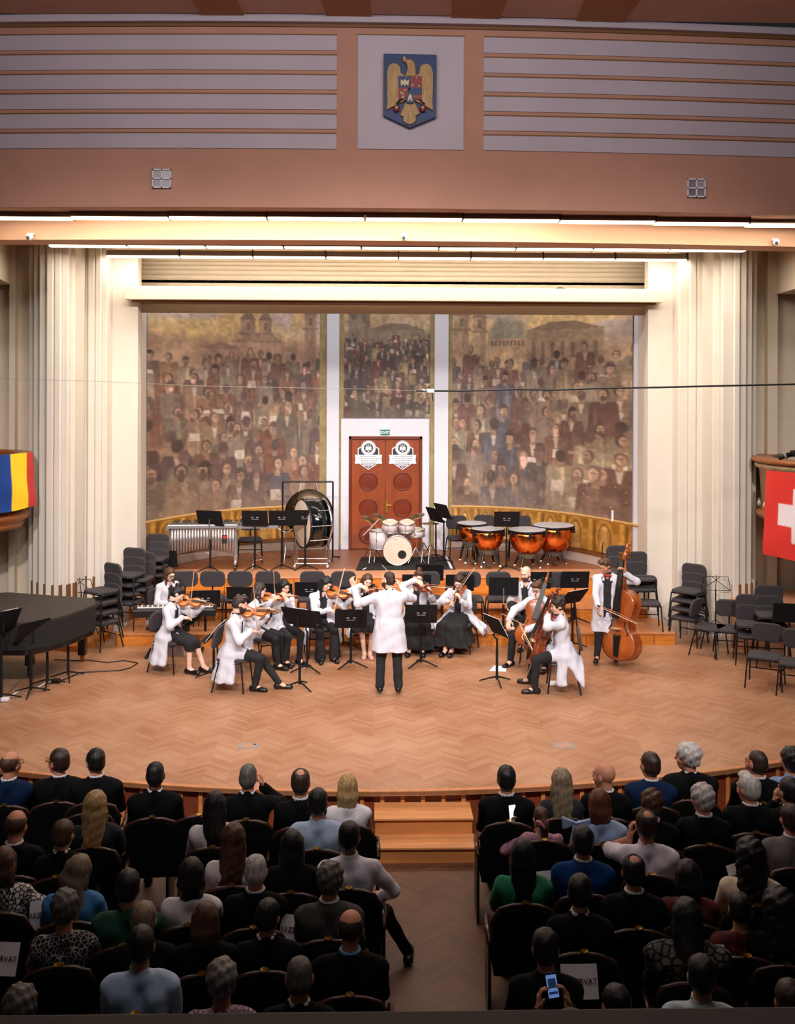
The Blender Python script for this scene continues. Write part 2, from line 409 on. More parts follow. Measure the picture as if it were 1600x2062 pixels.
palL = [(104, 78, 72), (128, 92, 72), (92, 74, 72), (150, 120, 96), (120, 84, 66), (82, 72, 84), (140, 122, 100), (104, 92, 78), (126, 74, 56), (146, 128, 108)]
palR = [(148, 124, 100), (122, 98, 82), (96, 84, 84), (158, 138, 112), (110, 78, 66), (128, 116, 98), (92, 88, 100), (106, 72, 62), (140, 126, 108), (124, 104, 92)]
def z_of(py): return z_back(py, 0)
im = paint_mural(180, 220, 4, 4, 11, (206, 172, 112), (168, 132, 104), palL, (112, 88, 72), [('tower', .52, .05, .045, .3), ('tower', .63, .05, .04, .3), ('hall', .6, .16, .16, .2), ('tower', .93, .02, .04, .3), ('hall', .36, .2, .12, .12)])
tag(panel_mesh('mural_painting', im, UL0, UL1, ZM, ZT, .03, M_mural), 'large brown wall painting of a crowd, left of the wooden double door', 'painting')
im = paint_mural(90, 112, 2, 2.3, 5, (186, 160, 118), (128, 112, 92), [(70, 58, 56), (96, 78, 66), (60, 56, 62), (150, 132, 96), (92, 50, 48), (84, 74, 62)], (78, 68, 58), [('tower', .12, .02, .06, .3), ('tower', .24, .02, .06, .3), ('hall', .6, .16, .32, .3)])
im = im[::1]
ZC = z_of(842)
tag(panel_mesh('mural_painting', im, UD0, UD1, ZC, ZT-.02, .03, M_mural), 'small dark wall painting of people at a table above the door', 'painting')
im = paint_mural(186, 220, 4, 4, 23, (214, 180, 118), (166, 136, 104), palR, (124, 104, 86), [('tower', .06, .02, .05, .3), ('tower', .18, .03, .045, .3), ('dome', .36, .03, .12, .26), ('hall', .68, .10, .2, .2)])
tag(panel_mesh('mural_painting', im, UR0, UR1, ZM, ZT, .03, M_mural), 'large brown wall painting of a crowd, right of the wooden double door', 'painting')
def band(seed, w=240, h=48):
    P = Paint(w, h, 1, 1); rnd = random.Random(seed); P.a[:] = (150, 102, 36)
    x = 6
    while x < w:
        P.quad(x, 0, h, 2.2, 2.2, (196, 146, 66)); P.quad(x+5, 0, h, .8, .8, (110, 72, 26))
        P.ell(x+15, 24, 9, 22, (196, 146, 66)); P.ell(x+15, 25, 7, 20, (128, 84, 34)); P.ell(x+15, 26, 5.4, 17, (190, 140, 62)); P.ell(x+15, 27, 4.2, 16, (140, 94, 38))
        P.quad(x+15, 16, h, 2.5, 6, (196, 152, 84), .9); P.ell(x+15, 13, 2.6, 3.6, (200, 158, 92))
        P.quad(x+27, 10+rnd.uniform(0, 8), h-6, 4, 4, (186, 134, 60), .7)
        x += 32
    P.quad(w/2, h-3, h, w, w, (110, 66, 26)); P.quad(w/2, 0, 2, w, w, (180, 120, 50))
    P.a *= (1+.2*(vnoise(h, w, 4)-.5))[..., None]
    return P.out()
M_band = mat('carved_ochre', (160, 110, 40), .5, attr=True)
tag(panel_mesh('ornamental_panel', band(1), UL0, UL1, 1.0, ZM-.01, .035, M_band), 'carved ochre panel band under the left wall painting', 'panel')
tag(panel_mesh('ornamental_panel', band(2), UR0, UR1, 1.0, ZM-.01, .035, M_band), 'carved ochre panel band under the right wall painting', 'panel')
# ---------------------------------------------------------------- door
YF = YD-.02
def DP(px, py, off=0): return at(px, py, Y=YD-off)
x0, x1 = DP(702, 990).x, DP(849, 990).x; zt = DP(775, 878).z; zb = .77
struct('wall_door_surround', MB().bb(DP(690, 9).x, x0, YD-.1, YD, zb, DP(775, 843).z).bb(x1, DP(866, 9).x, YD-.1, YD, zb, DP(775, 843).z).bb(x0, x1, YD-.1, YD, zt, DP(775, 843).z), M_white)
M_door = mat('door_mahogany', (150, 66, 20), .35, noise=.25, scale=2.5, stretch=(5, 5, .7), coat=.3)
M_doord = mat('door_dark_mahogany', (112, 42, 16), .35, noise=.2, scale=3, coat=.3)
b = MB().bb(x0, x0+.06, YD-.13, YD-.02, zb, zt).bb(x1-.06, x1, YD-.13, YD-.02, zb, zt).bb(x0, x1, YD-.13, YD-.02, zt-.07, zt)
struct('door_frame', b, M_doord, bevel=.008)
xm = (x0+x1)/2
Mw = mat('white_card', (232, 232, 238), .5); Mk = mat('black_print', (28, 30, 40), .5); Mbr = mat('brass', (212, 160, 70), .3, 1.0)
for di, (a, c) in enumerate(((x0+.06, xm-.004), (xm+.004, x1-.06))):
    d = struct('door_%d' % (di+1), MB().bb(a, c, YD-.09, YD-.04, zb+.01, zt-.07), M_door, bevel=.006)
    xc = (a+c)/2
    for py in (968, 1021, 1075):
        z = DP(775, py).z
        q = MB().lathe([(.175, 0), (.205, 0), (.205, .02), (.195, .03), (.18, .03), (.175, .012)], 32, (xc, YD-.09, z), rot3('X', PI/2))
        obj('porthole_ring', q, M_doord, d, smooth=True)
        q = MB().lathe([(0, .0), (.178, .0), (.178, .012), (0, .016)], 32, (xc, YD-.09, z), rot3('X', PI/2))
        obj('porthole_panel', q, mat('porthole_wood', (122, 46, 18), .3, noise=.2, scale=4, coat=.4), d)
    # shield sign
    sg = thing('shield_sign', 'black and white shield sign on the %s door leaf' % ('left', 'right')[di], 'sign', (xc, YD-.095, DP(775, 917).z))
    def shp(w, h1, h2, sc=1): return [(-w, h1), (w, h1), (w, -h2*.35), (w*.72, -h2*.62), (0, -h2), (-w*.72, -h2*.62), (-w, -h2*.35)]
    obj('backing', MB().prism([(-.235, .16), (-.15, .21), (.15, .21), (.235, .16), (.235, -.1), (.17, -.2), (0, -.31), (-.17, -.2), (-.235, -.1)], 0, .008, FRONT), Mw, sg)
    obj('shield_face', MB().prism([(-.215, .145), (-.14, .19), (.14, .19), (.215, .145), (.215, -.095), (.155, -.188), (0, -.288), (-.155, -.188), (-.215, -.095)], .008, .012, FRONT), Mk, sg)
    obj('seal', MB().lathe([(0, .012), (.165, .012), (.165, .02), (0, .02)], 36, (0, 0, .17), rot3('X', PI/2)), Mw, sg)
    obj('seal_ring', MB().lathe([(.15, .02), (.156, .02), (.156, .023), (.15, .023)], 36, (0, 0, .17), rot3('X', PI/2)), Mk, sg)
    obj('seal_center', MB().lathe([(0, .02), (.1, .02), (.1, .024), (0, .024)], 36, (0, 0, .17), rot3('X', PI/2)), Mk, sg)
    q = MB().bb(-.065, -.003, -.028, -.024, .12, .2).bb(.003, .065, -.028, -.024, .12, .2)
    for xx in (-.035, 0, .035): q.box((xx, -.026, .235), (.014, .004, .03)).box((xx, -.026, .215), (.03, .004, .008))
    q.box((0, -.026, .095), (.04, .004, .02))
    obj('book_emblem', q, Mw, sg)
    obj('ribbon', MB().prism([(-.30, .02), (.30, .02), (.285, -.075), (.30, -.175), (-.30, -.175), (-.285, -.075)], .012, .022, FRONT), Mw, sg)
    q = MB()
    for j, (zz, wds) in enumerate(((-.012, 9), (-.055, 11), (-.1, 8), (-.142, 8))):
        rr = random.Random(di*9+j); xx = -.02*wds
        while xx < .02*wds: w_ = rr.uniform(.025, .07); q.box((xx+w_/2, -.0235, zz), (w_, .003, .016)); xx += w_+.012
    obj('lettering', q, mat('grey_print', (150, 150, 160), .6), sg)
    obj('motto', MB().box((0, -.0135, -.2), (.25, .003, .018)).box((0, -.0135, -.225), (.2, .003, .014)).box((0, -.0135, -.25), (.04, .003, .02)), Mw, sg)
h = obj('door_handle', MB().box((xm+.03, YD-.1, DP(775, 1018).z), (.045, .015, .28)).tube([(xm+.03, YD-.11, DP(775, 1016).z), (xm+.03, YD-.15, DP(775, 1016).z), (xm+.13, YD-.15, DP(775, 1016).z)], .011), Mbr, bpy.data.objects['door_2'])
# exit sign
ex = thing('exit_sign', 'green and white EXIT sign above the double door', 'sign', DP(775, 867, .1))
obj('housing', MB().box((0, -.03, .055), (.22, .06, .075)), Mw, ex, bevel=.01)
obj('sign_plate', MB().box((0, -.03, -.035), (.19, .02, .11)), mat('exit_green', (24, 120, 90), .4, emit=.25), ex)
text('lettering', 'EXIT', .085, mat('exit_white', (235, 245, 240), .4, emit=.5), ex, (0, -.043, -.045), STANDUP)
# --------------------------------------------------------------- proscenium opening, jambs, beam, upper wall
xjl, xjr = at(262, 900, Y=17.7).x, at(1318, 900, Y=17.7).x
xil, xir = at(293, 900, Y=19.15).x, at(1276, 900, Y=19.15).x
ZCEIL = 6.74
b = MB()
b.prism([(xjl, 17.7), (xjl+.13, 17.7), (xjl+.13, 17.95), (xjl+.02, 18.1), (xil, 19.2), (xil-.05, 22.5), (xjl-.6, 22.5), (xjl-.6, 17.7)], 0, ZCEIL)
struct('wall_left_jamb', b, M_ivory2)
b = MB()
b.prism([(xjr-.13, 17.7), (xjr, 17.7), (xjr+.6, 17.7), (xjr+.6, 22.5), (xir+.05, 22.5), (xir, 19.2), (xjr-.02, 18.1), (xjr-.13, 17.95)], 0, ZCEIL)
struct('wall_right_jamb', b, M_ivory2)
bx0, bx1 = X_at(252, 17.55), X_at(1330, 17.55)
bz1, bz0 = Z_at(580, 17.55), Z_at(607, 17.55)
struct('trim_20', MB().bb(bx0, bx1, 17.45, 18.0, bz0, bz1), mat('beam_paint', (220, 208, 188), .6), bevel=.012)
struct('trim_21', MB().bb(bx0+.1, bx1-.1, 17.55, 18.05, bz0-.03, bz0), M_slot)
# wall above the beam with cove to ceiling
b = MB()
prof = [(18.35, bz1-.4), (18.35, ZCEIL-.45)] + [(18.35-.45+.45*math.cos(a), ZCEIL-.45+.45*math.sin(a)) for a in [PI/2*i/8 for i in range(9)]]
xa, xb = xjl-.05, xjr+.05
for i in range(len(prof)-1):
    (y0, z0), (y1, z1) = prof[i], prof[i+1]
    b.add([(xa, y0, z0), (xb, y0, z0), (xb, y1, z1), (xa, y1, z1)], [(0, 1, 2, 3)])
struct('wall_over_beam', b, M_ivory, smooth=True, solid=.05)
struct('ceiling_niche', MB().bb(-5.6, 5.6, 18.45, 23, ZCEIL-.4, ZCEIL-.3), M_ivory)
struct('ceiling_stage', MB().bb(-9, 9, 13.9, 18.5, ZCEIL, ZCEIL+.08), mat('stage_ceiling', (206, 184, 154), .8))
# side walls by sides: front strips, columns
def ribs(name, pxs, Ys, groove, zsl=1.04):
    """vertical fluted cluster; ribs between successive px at depth Ys"""
    mb = MB(); sl = MB()
    for i in range(len(pxs)-1):
        xa_, xb_ = X_at(pxs[i], Ys[i]), X_at(pxs[i+1], Ys[i])
        w = xb_-xa_; y = Ys[i]
        c = min(.022, w*.16)
        mb.prism([(xa_+.002, y+c), (xa_+.002+c, y), (xb_-.002-c, y), (xb_-.002, y+c), (xb_-.002, y+.6), (xa_+.002, y+.6)], 0, ZCEIL)
        if i in groove:
            sl.bb(xb_-.022, xb_+.022, y-.012, y+.1, 0, zsl)
    o = struct(name, mb, M_ivory2)
    if sl.v: struct(name+'_slots', sl, M_slot, parent=o)
    return o
L1 = [57, 66, 77, 91, 107, 122, 137, 150]; Y1 = [16.95, 16.8, 16.65, 16.55, 16.55, 16.6, 16.75]
ribs('trim_22', L1, Y1, [0, 1, 2, 3, 4, 5, 6])
L2 = [160, 175, 190, 203, 215]; Y2 = [17.35, 17.3, 17.3, 17.35]
ribs('trim_23', L2, Y2, [0, 1])
R2 = [1365, 1386, 1402, 1417, 1428]; ribs('trim_24', R2, [17.35, 17.3, 17.3, 17.35], [0, 1, 2])
R1 = [1434, 1452, 1476, 1490, 1503, 1514, 1523]; ribs('trim_25', R1, [16.75, 16.6, 16.55, 16.6, 16.7, 16.85], [0, 1, 2, 3, 4, 5])
b = MB().bb(X_at(150, 17.3)-.1, xjl, 17.72, 18.3, 0, ZCEIL).bb(-9, X_at(60, 17), 17.25, 17.5, 0, ZCEIL).bb(X_at(22, 17.2), X_at(34, 17.2), 17.1, 17.3, 0, ZCEIL)
struct('wall_left', b, M_ivory)
b = MB().bb(xjr, X_at(1434, 17.3)+.1, 17.72, 18.3, 0, ZCEIL).bb(X_at(1520, 17), 9, 17.25, 17.5, 0, ZCEIL).bb(X_at(1540, 17.2), X_at(1560, 17.2), 17.1, 17.3, 0, ZCEIL)
struct('wall_right', b, M_ivory)
# lintels over the balconies
struct('wall_left_lintel', MB().prism([(X_at(0, 16.1)-.1, 15.2), (X_at(0, 16.1)-.02, 16.1), (X_at(20, 17.1), 17.1), (-9, 17.3), (-9, 15.2)], Z_at(578, 17.1), ZCEIL), M_ivory)
struct('wall_right_lintel', MB().prism([(9, 15.2), (9, 17.3), (X_at(1561, 17.1), 17.1), (X_at(1600, 16.1)+.02, 16.1), (X_at(1600, 16.1)+.1, 15.2)], Z_at(592, 17.1, 1560), ZCEIL), M_ivory)
# --------------------------------------------------------------- proscenium frieze
def bow(x): return .012*(x+.4)**2*.62
YFZ = 13.0
def fz(px, py, off=0):
    """point on the gently bowed frieze"""
    Y = YFZ
    for _ in range(6):
        p = at(px, py, Y=Y); Y = YFZ-off+bow(p.x)
    return at(px, py, Y=Y)
ZF0, ZF1 = fz(650, 418).z, fz(650, 50).z
def bowbox(x0, x1, y0, y1, z0, z1, n=24):
    mb = MB()
    pl = [(x0+(x1-x0)*i/n, y0+bow(x0+(x1-x0)*i/n)) for i in range(n+1)] + [(x1-(x1-x0)*i/n, y1+bow(x1-(x1-x0)*i/n)) for i in range(n+1)]
    return mb.prism(pl, z0, z1)
struct('wall_frieze', bowbox(-8, 8, YFZ, YFZ+.5, ZF0, ZF1+.1, 40), M_peach)
struct('ceiling_soffit', bowbox(-8, 8, YFZ+.35, 14.2, ZF0+.06, ZF0+.16, 40), M_dark)
struct('trim_30', bowbox(-8, 8, YFZ-.12, YFZ, ZF1, ZF1+.09, 40), M_panel)
struct('trim_31', bowbox(-8, 8, YFZ-.03, YFZ, ZF1-.035, ZF1, 40), M_slot)
k = 32
# fluted grey panels left & right
def strips(px0, px1, rows, pxr):
    global k
    X0, X1 = (-8 if px0 < 0 else fz(px0, 200).x), (8 if px1 > 1600 else fz(px1, 200).x)
    for (ya, yb) in rows:
        z1, z0 = fz(pxr, ya).z, fz(pxr, yb).z
        o = struct('trim_%d' % k, bowbox(X0, X1, YFZ-.015, YFZ, z0, z1, 16), M_panel); k += 1
        struct('shadow_gap', bowbox(X0, X1, YFZ-.022, YFZ, z1, z1+.016, 16), M_slot, parent=o)
strips(-1, 678, [(72, 102), (112, 142), (152, 181), (191, 221), (231, 260), (270, 300)], 640)
strips(973, 1700, [(76, 107), (117, 147), (156, 185), (195, 224), (234, 263), (273, 303)], 980)
xa, xb = fz(720, 200).x, fz(933, 200).x
struct('trim_%d' % k, bowbox(xa, xb, YFZ-.015, YFZ, fz(826, 301).z, fz(826, 73).z, 4), mat('panel_pale', (188, 176, 186), .8, noise=.05, scale=1)); k += 1
struct('trim_%d' % k, bowbox(xa-.01, xb+.01, YFZ-.02, YFZ, fz(826, 73).z, fz(826, 73).z+.014, 4).add([], []), M_slot); k += 1
# lit fascia beam behind the first light row
YS = 14.05
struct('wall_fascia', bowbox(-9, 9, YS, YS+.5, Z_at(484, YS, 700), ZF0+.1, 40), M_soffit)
# hall ceiling above
zc = Z_at(36, YFZ-.1, 700)+.02
b = MB().bb(-9, 9, 2, YFZ, zc+.02, zc+.1)
struct('ceiling_hall', b, M_ceil)
for (pa, pb) in ((405, 490), (655, 745), (905, 1000), (1155, 1250)):
    q = MB(); xa_ = X_at(pa, YFZ); xb_ = X_at(pb, YFZ)
    q.prism([(xa_, YFZ-.05), (xb_, YFZ-.05), (xb_+.35*(1 if pb > 800 else -1)*.3, 10), (xa_-.2, 10)], zc-.01, zc+.03)
    struct('trim_%d' % k, q, M_rib); k += 1
# ================================================================== STAGE OBJECTS
Mfab = mat('charcoal_fabric', (62, 57, 60), .9, noise=.12, scale=60, bump=.1)
Mfabk = mat('black_fabric', (40, 38, 40), .9, noise=.1, scale=60)
Mblk = mat('black_steel', (22, 22, 24), .4, spec=.4)
Mmat = mat('matt_black', (20, 20, 23), .75, spec=.25)
Mchr = mat('chrome', (215, 215, 220), .22, 1.0)
Mgry = mat('logo_grey', (150, 150, 155), .5)
Mpap = mat('paper', (235, 230, 235), .7)
def RZ(h): return PI+R(h)
def rrect(w, h, r, n=5):
    p = []
    for cx, cy, a0 in ((w/2-r, h/2-r, 0), (-w/2+r, h/2-r, PI/2), (-w/2+r, -h/2+r, PI), (w/2-r, -h/2+r, 1.5*PI)):
        for i in range(n+1): a = a0+PI/2*i/n; p.append((cx+r*math.cos(a), cy+r*math.sin(a)))
    return p
# ---- orchestra chair
def make_chair():
    t = thing('orchestra_chair', '', 'chair')
    obj('seat', MB().prism(rrect(.46, .43, .09), .425, .475, c=(0, .01, 0)), Mfab, t, bevel=.018, seg=3)
    q = MB().prism(rrect(.44, .29, .1), -.022, .022, FRONT @ rot3('X', R(0)), (0, 0, 0))
    Mt = Matrix.Rotation(R(-9), 3, 'X'); q.v = [tuple(Mt @ V(v) + V((0, -.235, .735))) for v in q.v]
    obj('backrest', q, Mfab, t, bevel=.016, seg=3)
    obj('back_support', MB().tube([(0, -.12, .42), (0, -.21, .43), (0, -.235, .48), (0, -.25, .72)], .014), Mblk, t)
    obj('seat_frame', MB().tube([(-.23, .17, .415), (-.23, -.17, .415), (.23, -.17, .415), (.23, .17, .415), (-.23, .17, .415)], .011, 6), Mblk, t)
    for sx in (-1, 1):
        obj('leg', MB().tube([(sx*.225, .17, .43), (sx*.255, .215, 0)], .012, 6), Mblk, t)
        obj('leg', MB().tube([(sx*.225, -.15, .43), (sx*.25, -.25, 0)], .012, 6), Mblk, t)
    obj('stretcher', MB().tube([(-.24, -.21, .2), (.24, -.21, .2)], .009, 6), Mblk, t)
    return t
chair0 = None
def chair(px, py, zf, h, label, group='black orchestra chairs', k=0, dz=.165):
    global chair0
    p = at(px, py, z=zf); loc = (p.x, p.y, zf+k*dz)
    if chair0 is None:
        chair0 = make_chair(); chair0.location = loc; chair0.rotation_euler = (0, 0, RZ(h)); tag(chair0, label, 'chair', group); return chair0
    return dup(chair0, loc, RZ(h), label, 'chair', group)
G1 = 'orchestra chairs on the first riser'
chair(371, 1256, .21, 8, 'black orchestra chair on the riser behind the long-haired keyboard player', G1)
for px, s in ((423, 'second from the left of its row'), (479, 'directly under the vibraphone\'s right end'), (536, 'below the paired percussion stands'), (627, 'below the concert bass drum'), (690, 'closest on the left to the conductor\'s head')):
    chair(px, 1256, .21, 0, 'empty black chair on the first riser, '+s, G1)
chair(862, 1257, .21, 0, 'empty black chair on the riser behind the violinist with pinned-up hair', G1)
chair(945, 1257, .21, 0, 'empty black chair on the riser behind the young woman in a long black dress', G1)
chair(1006, 1257, .21, 0, 'empty black chair on the riser behind the thin silver-poled stand', G1)
chair(1127, 1257, .21, 0, 'empty black chair on the riser right of the bald musician', G1)
G2 = 'chairs behind the timpani'
chair(924, 1126, .77, 10, 'black chair behind the timpani, closest to the door', G2)
chair(977, 1124, .77, 0, 'black chair behind the two front timpani, middle of three', G2)
chair(1048, 1126, .77, -5, 'black chair behind the timpani partly hidden by a music stand', G2)
chair(503, 1130, .77, 5, 'black chair behind the bell set between vibraphone and bass drum', G2)
OR2 = ['lowest', 'second from the floor', 'third from the floor', 'fourth from the floor', 'fifth from the floor']
def stack(px, py, zf, h, n, where, dz=.165):
    for i in range(n):
        s = 'topmost' if i == n-1 and n > 1 else OR2[i]
        chair(px, py, zf, h, 'black stacked chair, %s, in the stack %s' % (s, where), 'chairs stacked '+where, i, dz)
stack(204, 1304, 0, -38, 4, 'beside the grand piano')
stack(256, 1263, .21, -18, 4, 'near the left columns', .15)
stack(278, 1236, .41, -10, 2, 'on the middle riser at left', .16)
stack(309, 1204, .41, -5, 3, 'below the left wall painting', .14)
stack(1385, 1296, 0, -42, 4, 'by the right fluted column', .15)
chair(1300, 1266, .21, -8, 'single black chair on the low riser right of the double bass')
stack(1287, 1236, .41, 5, 2, 'behind the double bass scroll', .17)
stack(1250, 1222, .41, 0, 2, 'behind the head of the bassist', .19)
chair(1231, 1137, .77, 0, 'single black chair high on the top platform at its right end')
chair(1470, 1322, 0, -15, 'black chair in front of the wire music stand at right')
chair(1428, 1318, 0, 50, 'black chair next to the right column stack, its back turned away')
stack(1512, 1335, 0, -15, 2, 'in front of the pale wooden parapet')
stack(1552, 1338, 0, -12, 3, 'nearest the right balcony')
chair(1540, 1382, 0, -28, 'black chair standing alone in front of the stacks at right')
chair(1604, 1398, 0, -28, 'black chair cut by the right edge of the picture')
# ---- music stand
def stand(px, py, zf, pytop, h, label, w=.5, tilt=20, logo=True, paper=False, silver=False, hd=.33, group=None, pxtop=None):
    p = at(px, py, z=zf)
    ztop = at(px, pytop, Y=p.y).z-zf
    t = thing('music_stand', label, 'music stand', p, RZ(h), group)
    zc = ztop-hd/2*math.cos(R(tilt)); Mt = rot3('X', R(tilt))
    c = V((0, -.03, zc))
    dk = MB(); dk.prism(rrect(w, hd, .015, 3), -.004, .004, FRONT)
    dk.v = [tuple(Mt @ V(v)) for v in dk.v]
    dk.box(Mt @ V((0, .035, -hd/2)), (w, .07, .006), Mt)
    dk.v = [tuple(V(v)+c) for v in dk.v]
    d = obj('desk', dk, Mmat, t, bevel=.003)
    if logo:
        q = MB()
        for x in (-.05, .05): q.box(c+Mt @ V((x, -.008, .02)), (.045, .004, .018), Mt)
        q.box(c+Mt @ V((0, -.008, -.02)), (.13, .004, .012), Mt)
        obj('maker_mark', q, Mgry, d)
    q = MB().tube([(0, -.045, zc-.02), (0, -.05, zc-.16), (0, 0, zc-.2)], .012, 6)
    obj('tilt_joint', q, Mchr if silver else Mmat, t)
    obj('pole', MB().tube([(0, 0, .1), (0, 0, zc-.19)], .012 if silver else .016, 8), Mchr if silver else Mmat, t)
    obj('lower_pole', MB().tube([(0, 0, .06), (0, 0, min(.62, zc*.6))], .02, 8), Mmat, t)
    for k_ in range(3):
        a = PI/2+k_*2*PI/3+.2
        q = MB().tube([(0, 0, .10), (.1*math.cos(a), .1*math.sin(a), .07), (.27*math.cos(a), .27*math.sin(a), .012)], [.014, .013, .009], 6)
        obj('leg', q, Mmat, t)
    if paper:
        s = tag(obj('sheet_music', MB().prism(rrect(.44 if paper == 2 else .24, .31, .004, 1), 0, .006, FRONT), Mpap), 'white sheet music on the '+label.replace('black ', ''), 'paper')
        s['label'] = ' '.join(s['label'].split()[:16]); Mw_ = t.matrix_basis
        s.matrix_world = Matrix.Translation(p) @ Matrix.Rotation(RZ(h), 4, 'Z') @ Matrix.Translation(c+Mt @ V((.08 if paper == 1 else 0, .012, .01))) @ Mt.to_4x4()
    return t
T = .77
stand(423, 1151, T, 1027, 165, 'black stand in front of the vibraphone', .52, 22, False, silver=True)
stand(513, 1149, T, 1027, 178, 'black stand before the bell set beside the vibraphone')
stand(567, 1147, T, 1027, 180, 'black stand left of the pair before the bass drum')
stand(614, 1147, T, 1026, 182, 'black stand directly before the bass drum head')
stand(336, 1195, .41, 1108, 178, 'small black stand left of the vibraphone legs', .4, 15, False)
stand(877, 1126, T, 1022, 120, 'black stand right of the drum kit, turned sideways, rear one', .5, 25, False)
stand(893, 1136, T, 1014, 118, 'black stand right of the drum kit, turned sideways, front one', .5, 25, False)
stand(1019, 1149, T, 1029, 180, 'black stand between the copper timpani')
stand(336, 1228, .21, 1157, 175, 'black stand behind the long-haired keyboard player', .56, 15, False)
stand(413, 1296, 0, 1187, 188, 'black stand behind the first violinist\'s raised violin', .5, 18, paper=False)
stand(486, 1262, .21, 1180, 178, 'black stand above the bearded violinist\'s head')
stand(560, 1252, .21, 1173, 180, 'black stand behind the flute player', .5)
stand(622, 1256, .21, 1170, 180, 'black stand behind the violinist in wide black trousers')
stand(690, 1303, 0, 1180, 180, 'black stand left of the conductor behind the seated woman')
stand(838, 1262, .21, 1155, 180, 'black stand just right of the conductor\'s head', .5, 15, False)
stand(864, 1222, .41, 1135, 180, 'black stand below the drum kit rug')
stand(925, 1254, .21, 1155, 180, 'black stand behind the violinist in the long dress')
stand(1013, 1275, .21, 1161, 178, 'black stand with a thin silver pole, left of the bald musician', .5, 14, False, silver=True)
stand(1080, 1258, .21, 1150, 180, 'black stand directly behind the bald musician')
stand(1156, 1254, .21, 1149, 181, 'black stand left of the double bass player')
stand(1152, 1306, 0, 1186, 215, 'black stand with papers behind the front cellist', .5, 40, False, paper=2)
stand(603, 1386, 0, 1222, 150, 'black stand in front of the flute player, nearest the audience', .52, 32, False, paper=1)
stand(618, 1352, 0, 1226, 160, 'black stand in front of the violinist in wide trousers', .5, 25, False)
stand(706, 1343, 0, 1225, 182, 'black stand left of the conductor facing the women violinists')
stand(847, 1341, 0, 1215, 180, 'black stand right of the conductor\'s elbow')
stand(430, 1365, 0, 1254, 262, 'black stand before the bearded violinist, tilted low', .46, 38, False, paper=2)
stand(1000, 1376, 0, 1240, 115, 'black stand with hanging white pages before the cellists', .44, 30, False, paper=2)
stand(62, 1398, 0, 1248, 235, 'black stand at the grand piano keyboard side, front one', .5, 30, False)
stand(95, 1382, 0, 1262, 240, 'black stand at the grand piano, middle one of three', .45, 30, False)
stand(137, 1366, 0, 1258, 250, 'black stand at the grand piano, closest to the musicians', .4, 50, False)
stand(2, 1412, 0, 1228, 235, 'black stand cut by the left edge of the picture', .5, 30, False, paper=1)
stand(1588, 1352, 0, 1213, 170, 'black stand in front of the pale wooden parapet at right', .5, 18, False)
# wire stand
def wire_stand(px, py, zf, pytop, label):
    p = at(px, py, z=zf); H = at(px, pytop, Y=p.y).z-zf
    t = thing('folding_music_stand', label, 'music stand', p, RZ(170))
    obj('pole', MB().tube([(0, 0, .3), (0, 0, H-.22)], .011), Mblk, t)
    for k_ in range(3):
        a = k_*2*PI/3+.5; obj('leg', MB().tube([(0, 0, .45), (.2*math.cos(a), .2*math.sin(a), .3), (.33*math.cos(a), .33*math.sin(a), 0)], .008, 6), Mblk, t)
    q = MB(); w = .24
    for a, b_ in (((-w, 0, H-.24), (w, 0, H-.24)), ((-w*.8, -.05, H), (w*.8, -.05, H)), ((-w, 0, H-.24), (-w*.8, -.05, H)), ((w, 0, H-.24), (w*.8, -.05, H)), ((-w, 0, H-.24), (w*.3, -.05, H)), ((w, 0, H-.24), (-w*.3, -.05, H)), ((0, 0, H-.24), (0, -.06, H+.03))):
        q.tube([a, b_], .006, 6)
    obj('wire_desk', q, Mblk, t)
wire_stand(1440, 1302, 0, 1160, 'black folding wire music stand before the right fluted column')
wire_stand(163, 1292, 0, 1165, 'black folding wire music stand behind the chairs beside the piano')
# ---- vibraphone
Malu = mat('brushed_alu', (188, 186, 190), .35, .8); Mbar = mat('bar_alu', (150, 146, 140), .35, .8)
p = at(410, 1146, z=T); vb = thing('vibraphone', 'silver vibraphone with hanging resonator tubes at left of the top platform', 'vibraphone', p, R(4))
L = 1.3
obj('rail', MB().box((0, -.26, .86), (L, .03, .06)).tube([(-L/2, -.26, .89), (L/2, -.26, .89)], .018), Malu, vb, bevel=.004)
obj('rail', MB().box((0, .30, .86), (L*.85, .03, .06)), Malu, vb)
for s in (-1, 1):
    obj('end_frame', MB().box((s*L/2, 0, .84), (.04, .6 if s < 0 else .42, .09)).box((s*(L/2-.03), -.12, .48), (.05, .06, .7)).box((s*(L/2-.03), .12, .48), (.05, .06, .7)).box((s*(L/2-.03), 0, .14), (.05, .44, .06)), Malu, vb, bevel=.005)
    for yy in (-.2, .2):
        obj('caster', MB().lathe([(0, -.02), (.05, -.02), (.05, .02), (0, .02)], 14, (s*(L/2-.03), yy, .052), rot3('Y', PI/2)).tube([(s*(L/2-.03), yy, .06), (s*(L/2-.03), yy, .13)], .012), Mblk, vb, smooth=False)
obj('cross_brace', MB().tube([(-L/2, .0, .25), (0, 0, .32), (L/2, 0, .25)], .012), Malu, vb)
for i in range(22):
    x = -L/2+.05+i*(L-.1)/21; l = .44-.12*i/21
    obj('bar', MB().box((x, -.12, .905), (.045, l*.62, .012)), Mbar, vb)
    if i % 7 not in (2, 6): obj('bar', MB().box((x+.03, .13, .925), (.042, l*.6, .012)), mat('bar_dark', (60, 58, 60), .3, .8), vb)
for i in range(22):
    x = -L/2+.07+i*(L-.14)/21; h = .42+.12*(abs(i-12)/12)**1.5 if i < 12 else .42+.1*((i-12)/9)
    obj('resonator', MB().tube([(x, -.23, .85), (x, -.23, .85-h)], .025, 10), Malu, vb, smooth=True)
obj('sticker', MB().box((.42, -.257, .62), (.1, .005, .17)), mat('sticker_black', (24, 26, 26), .5), vb)
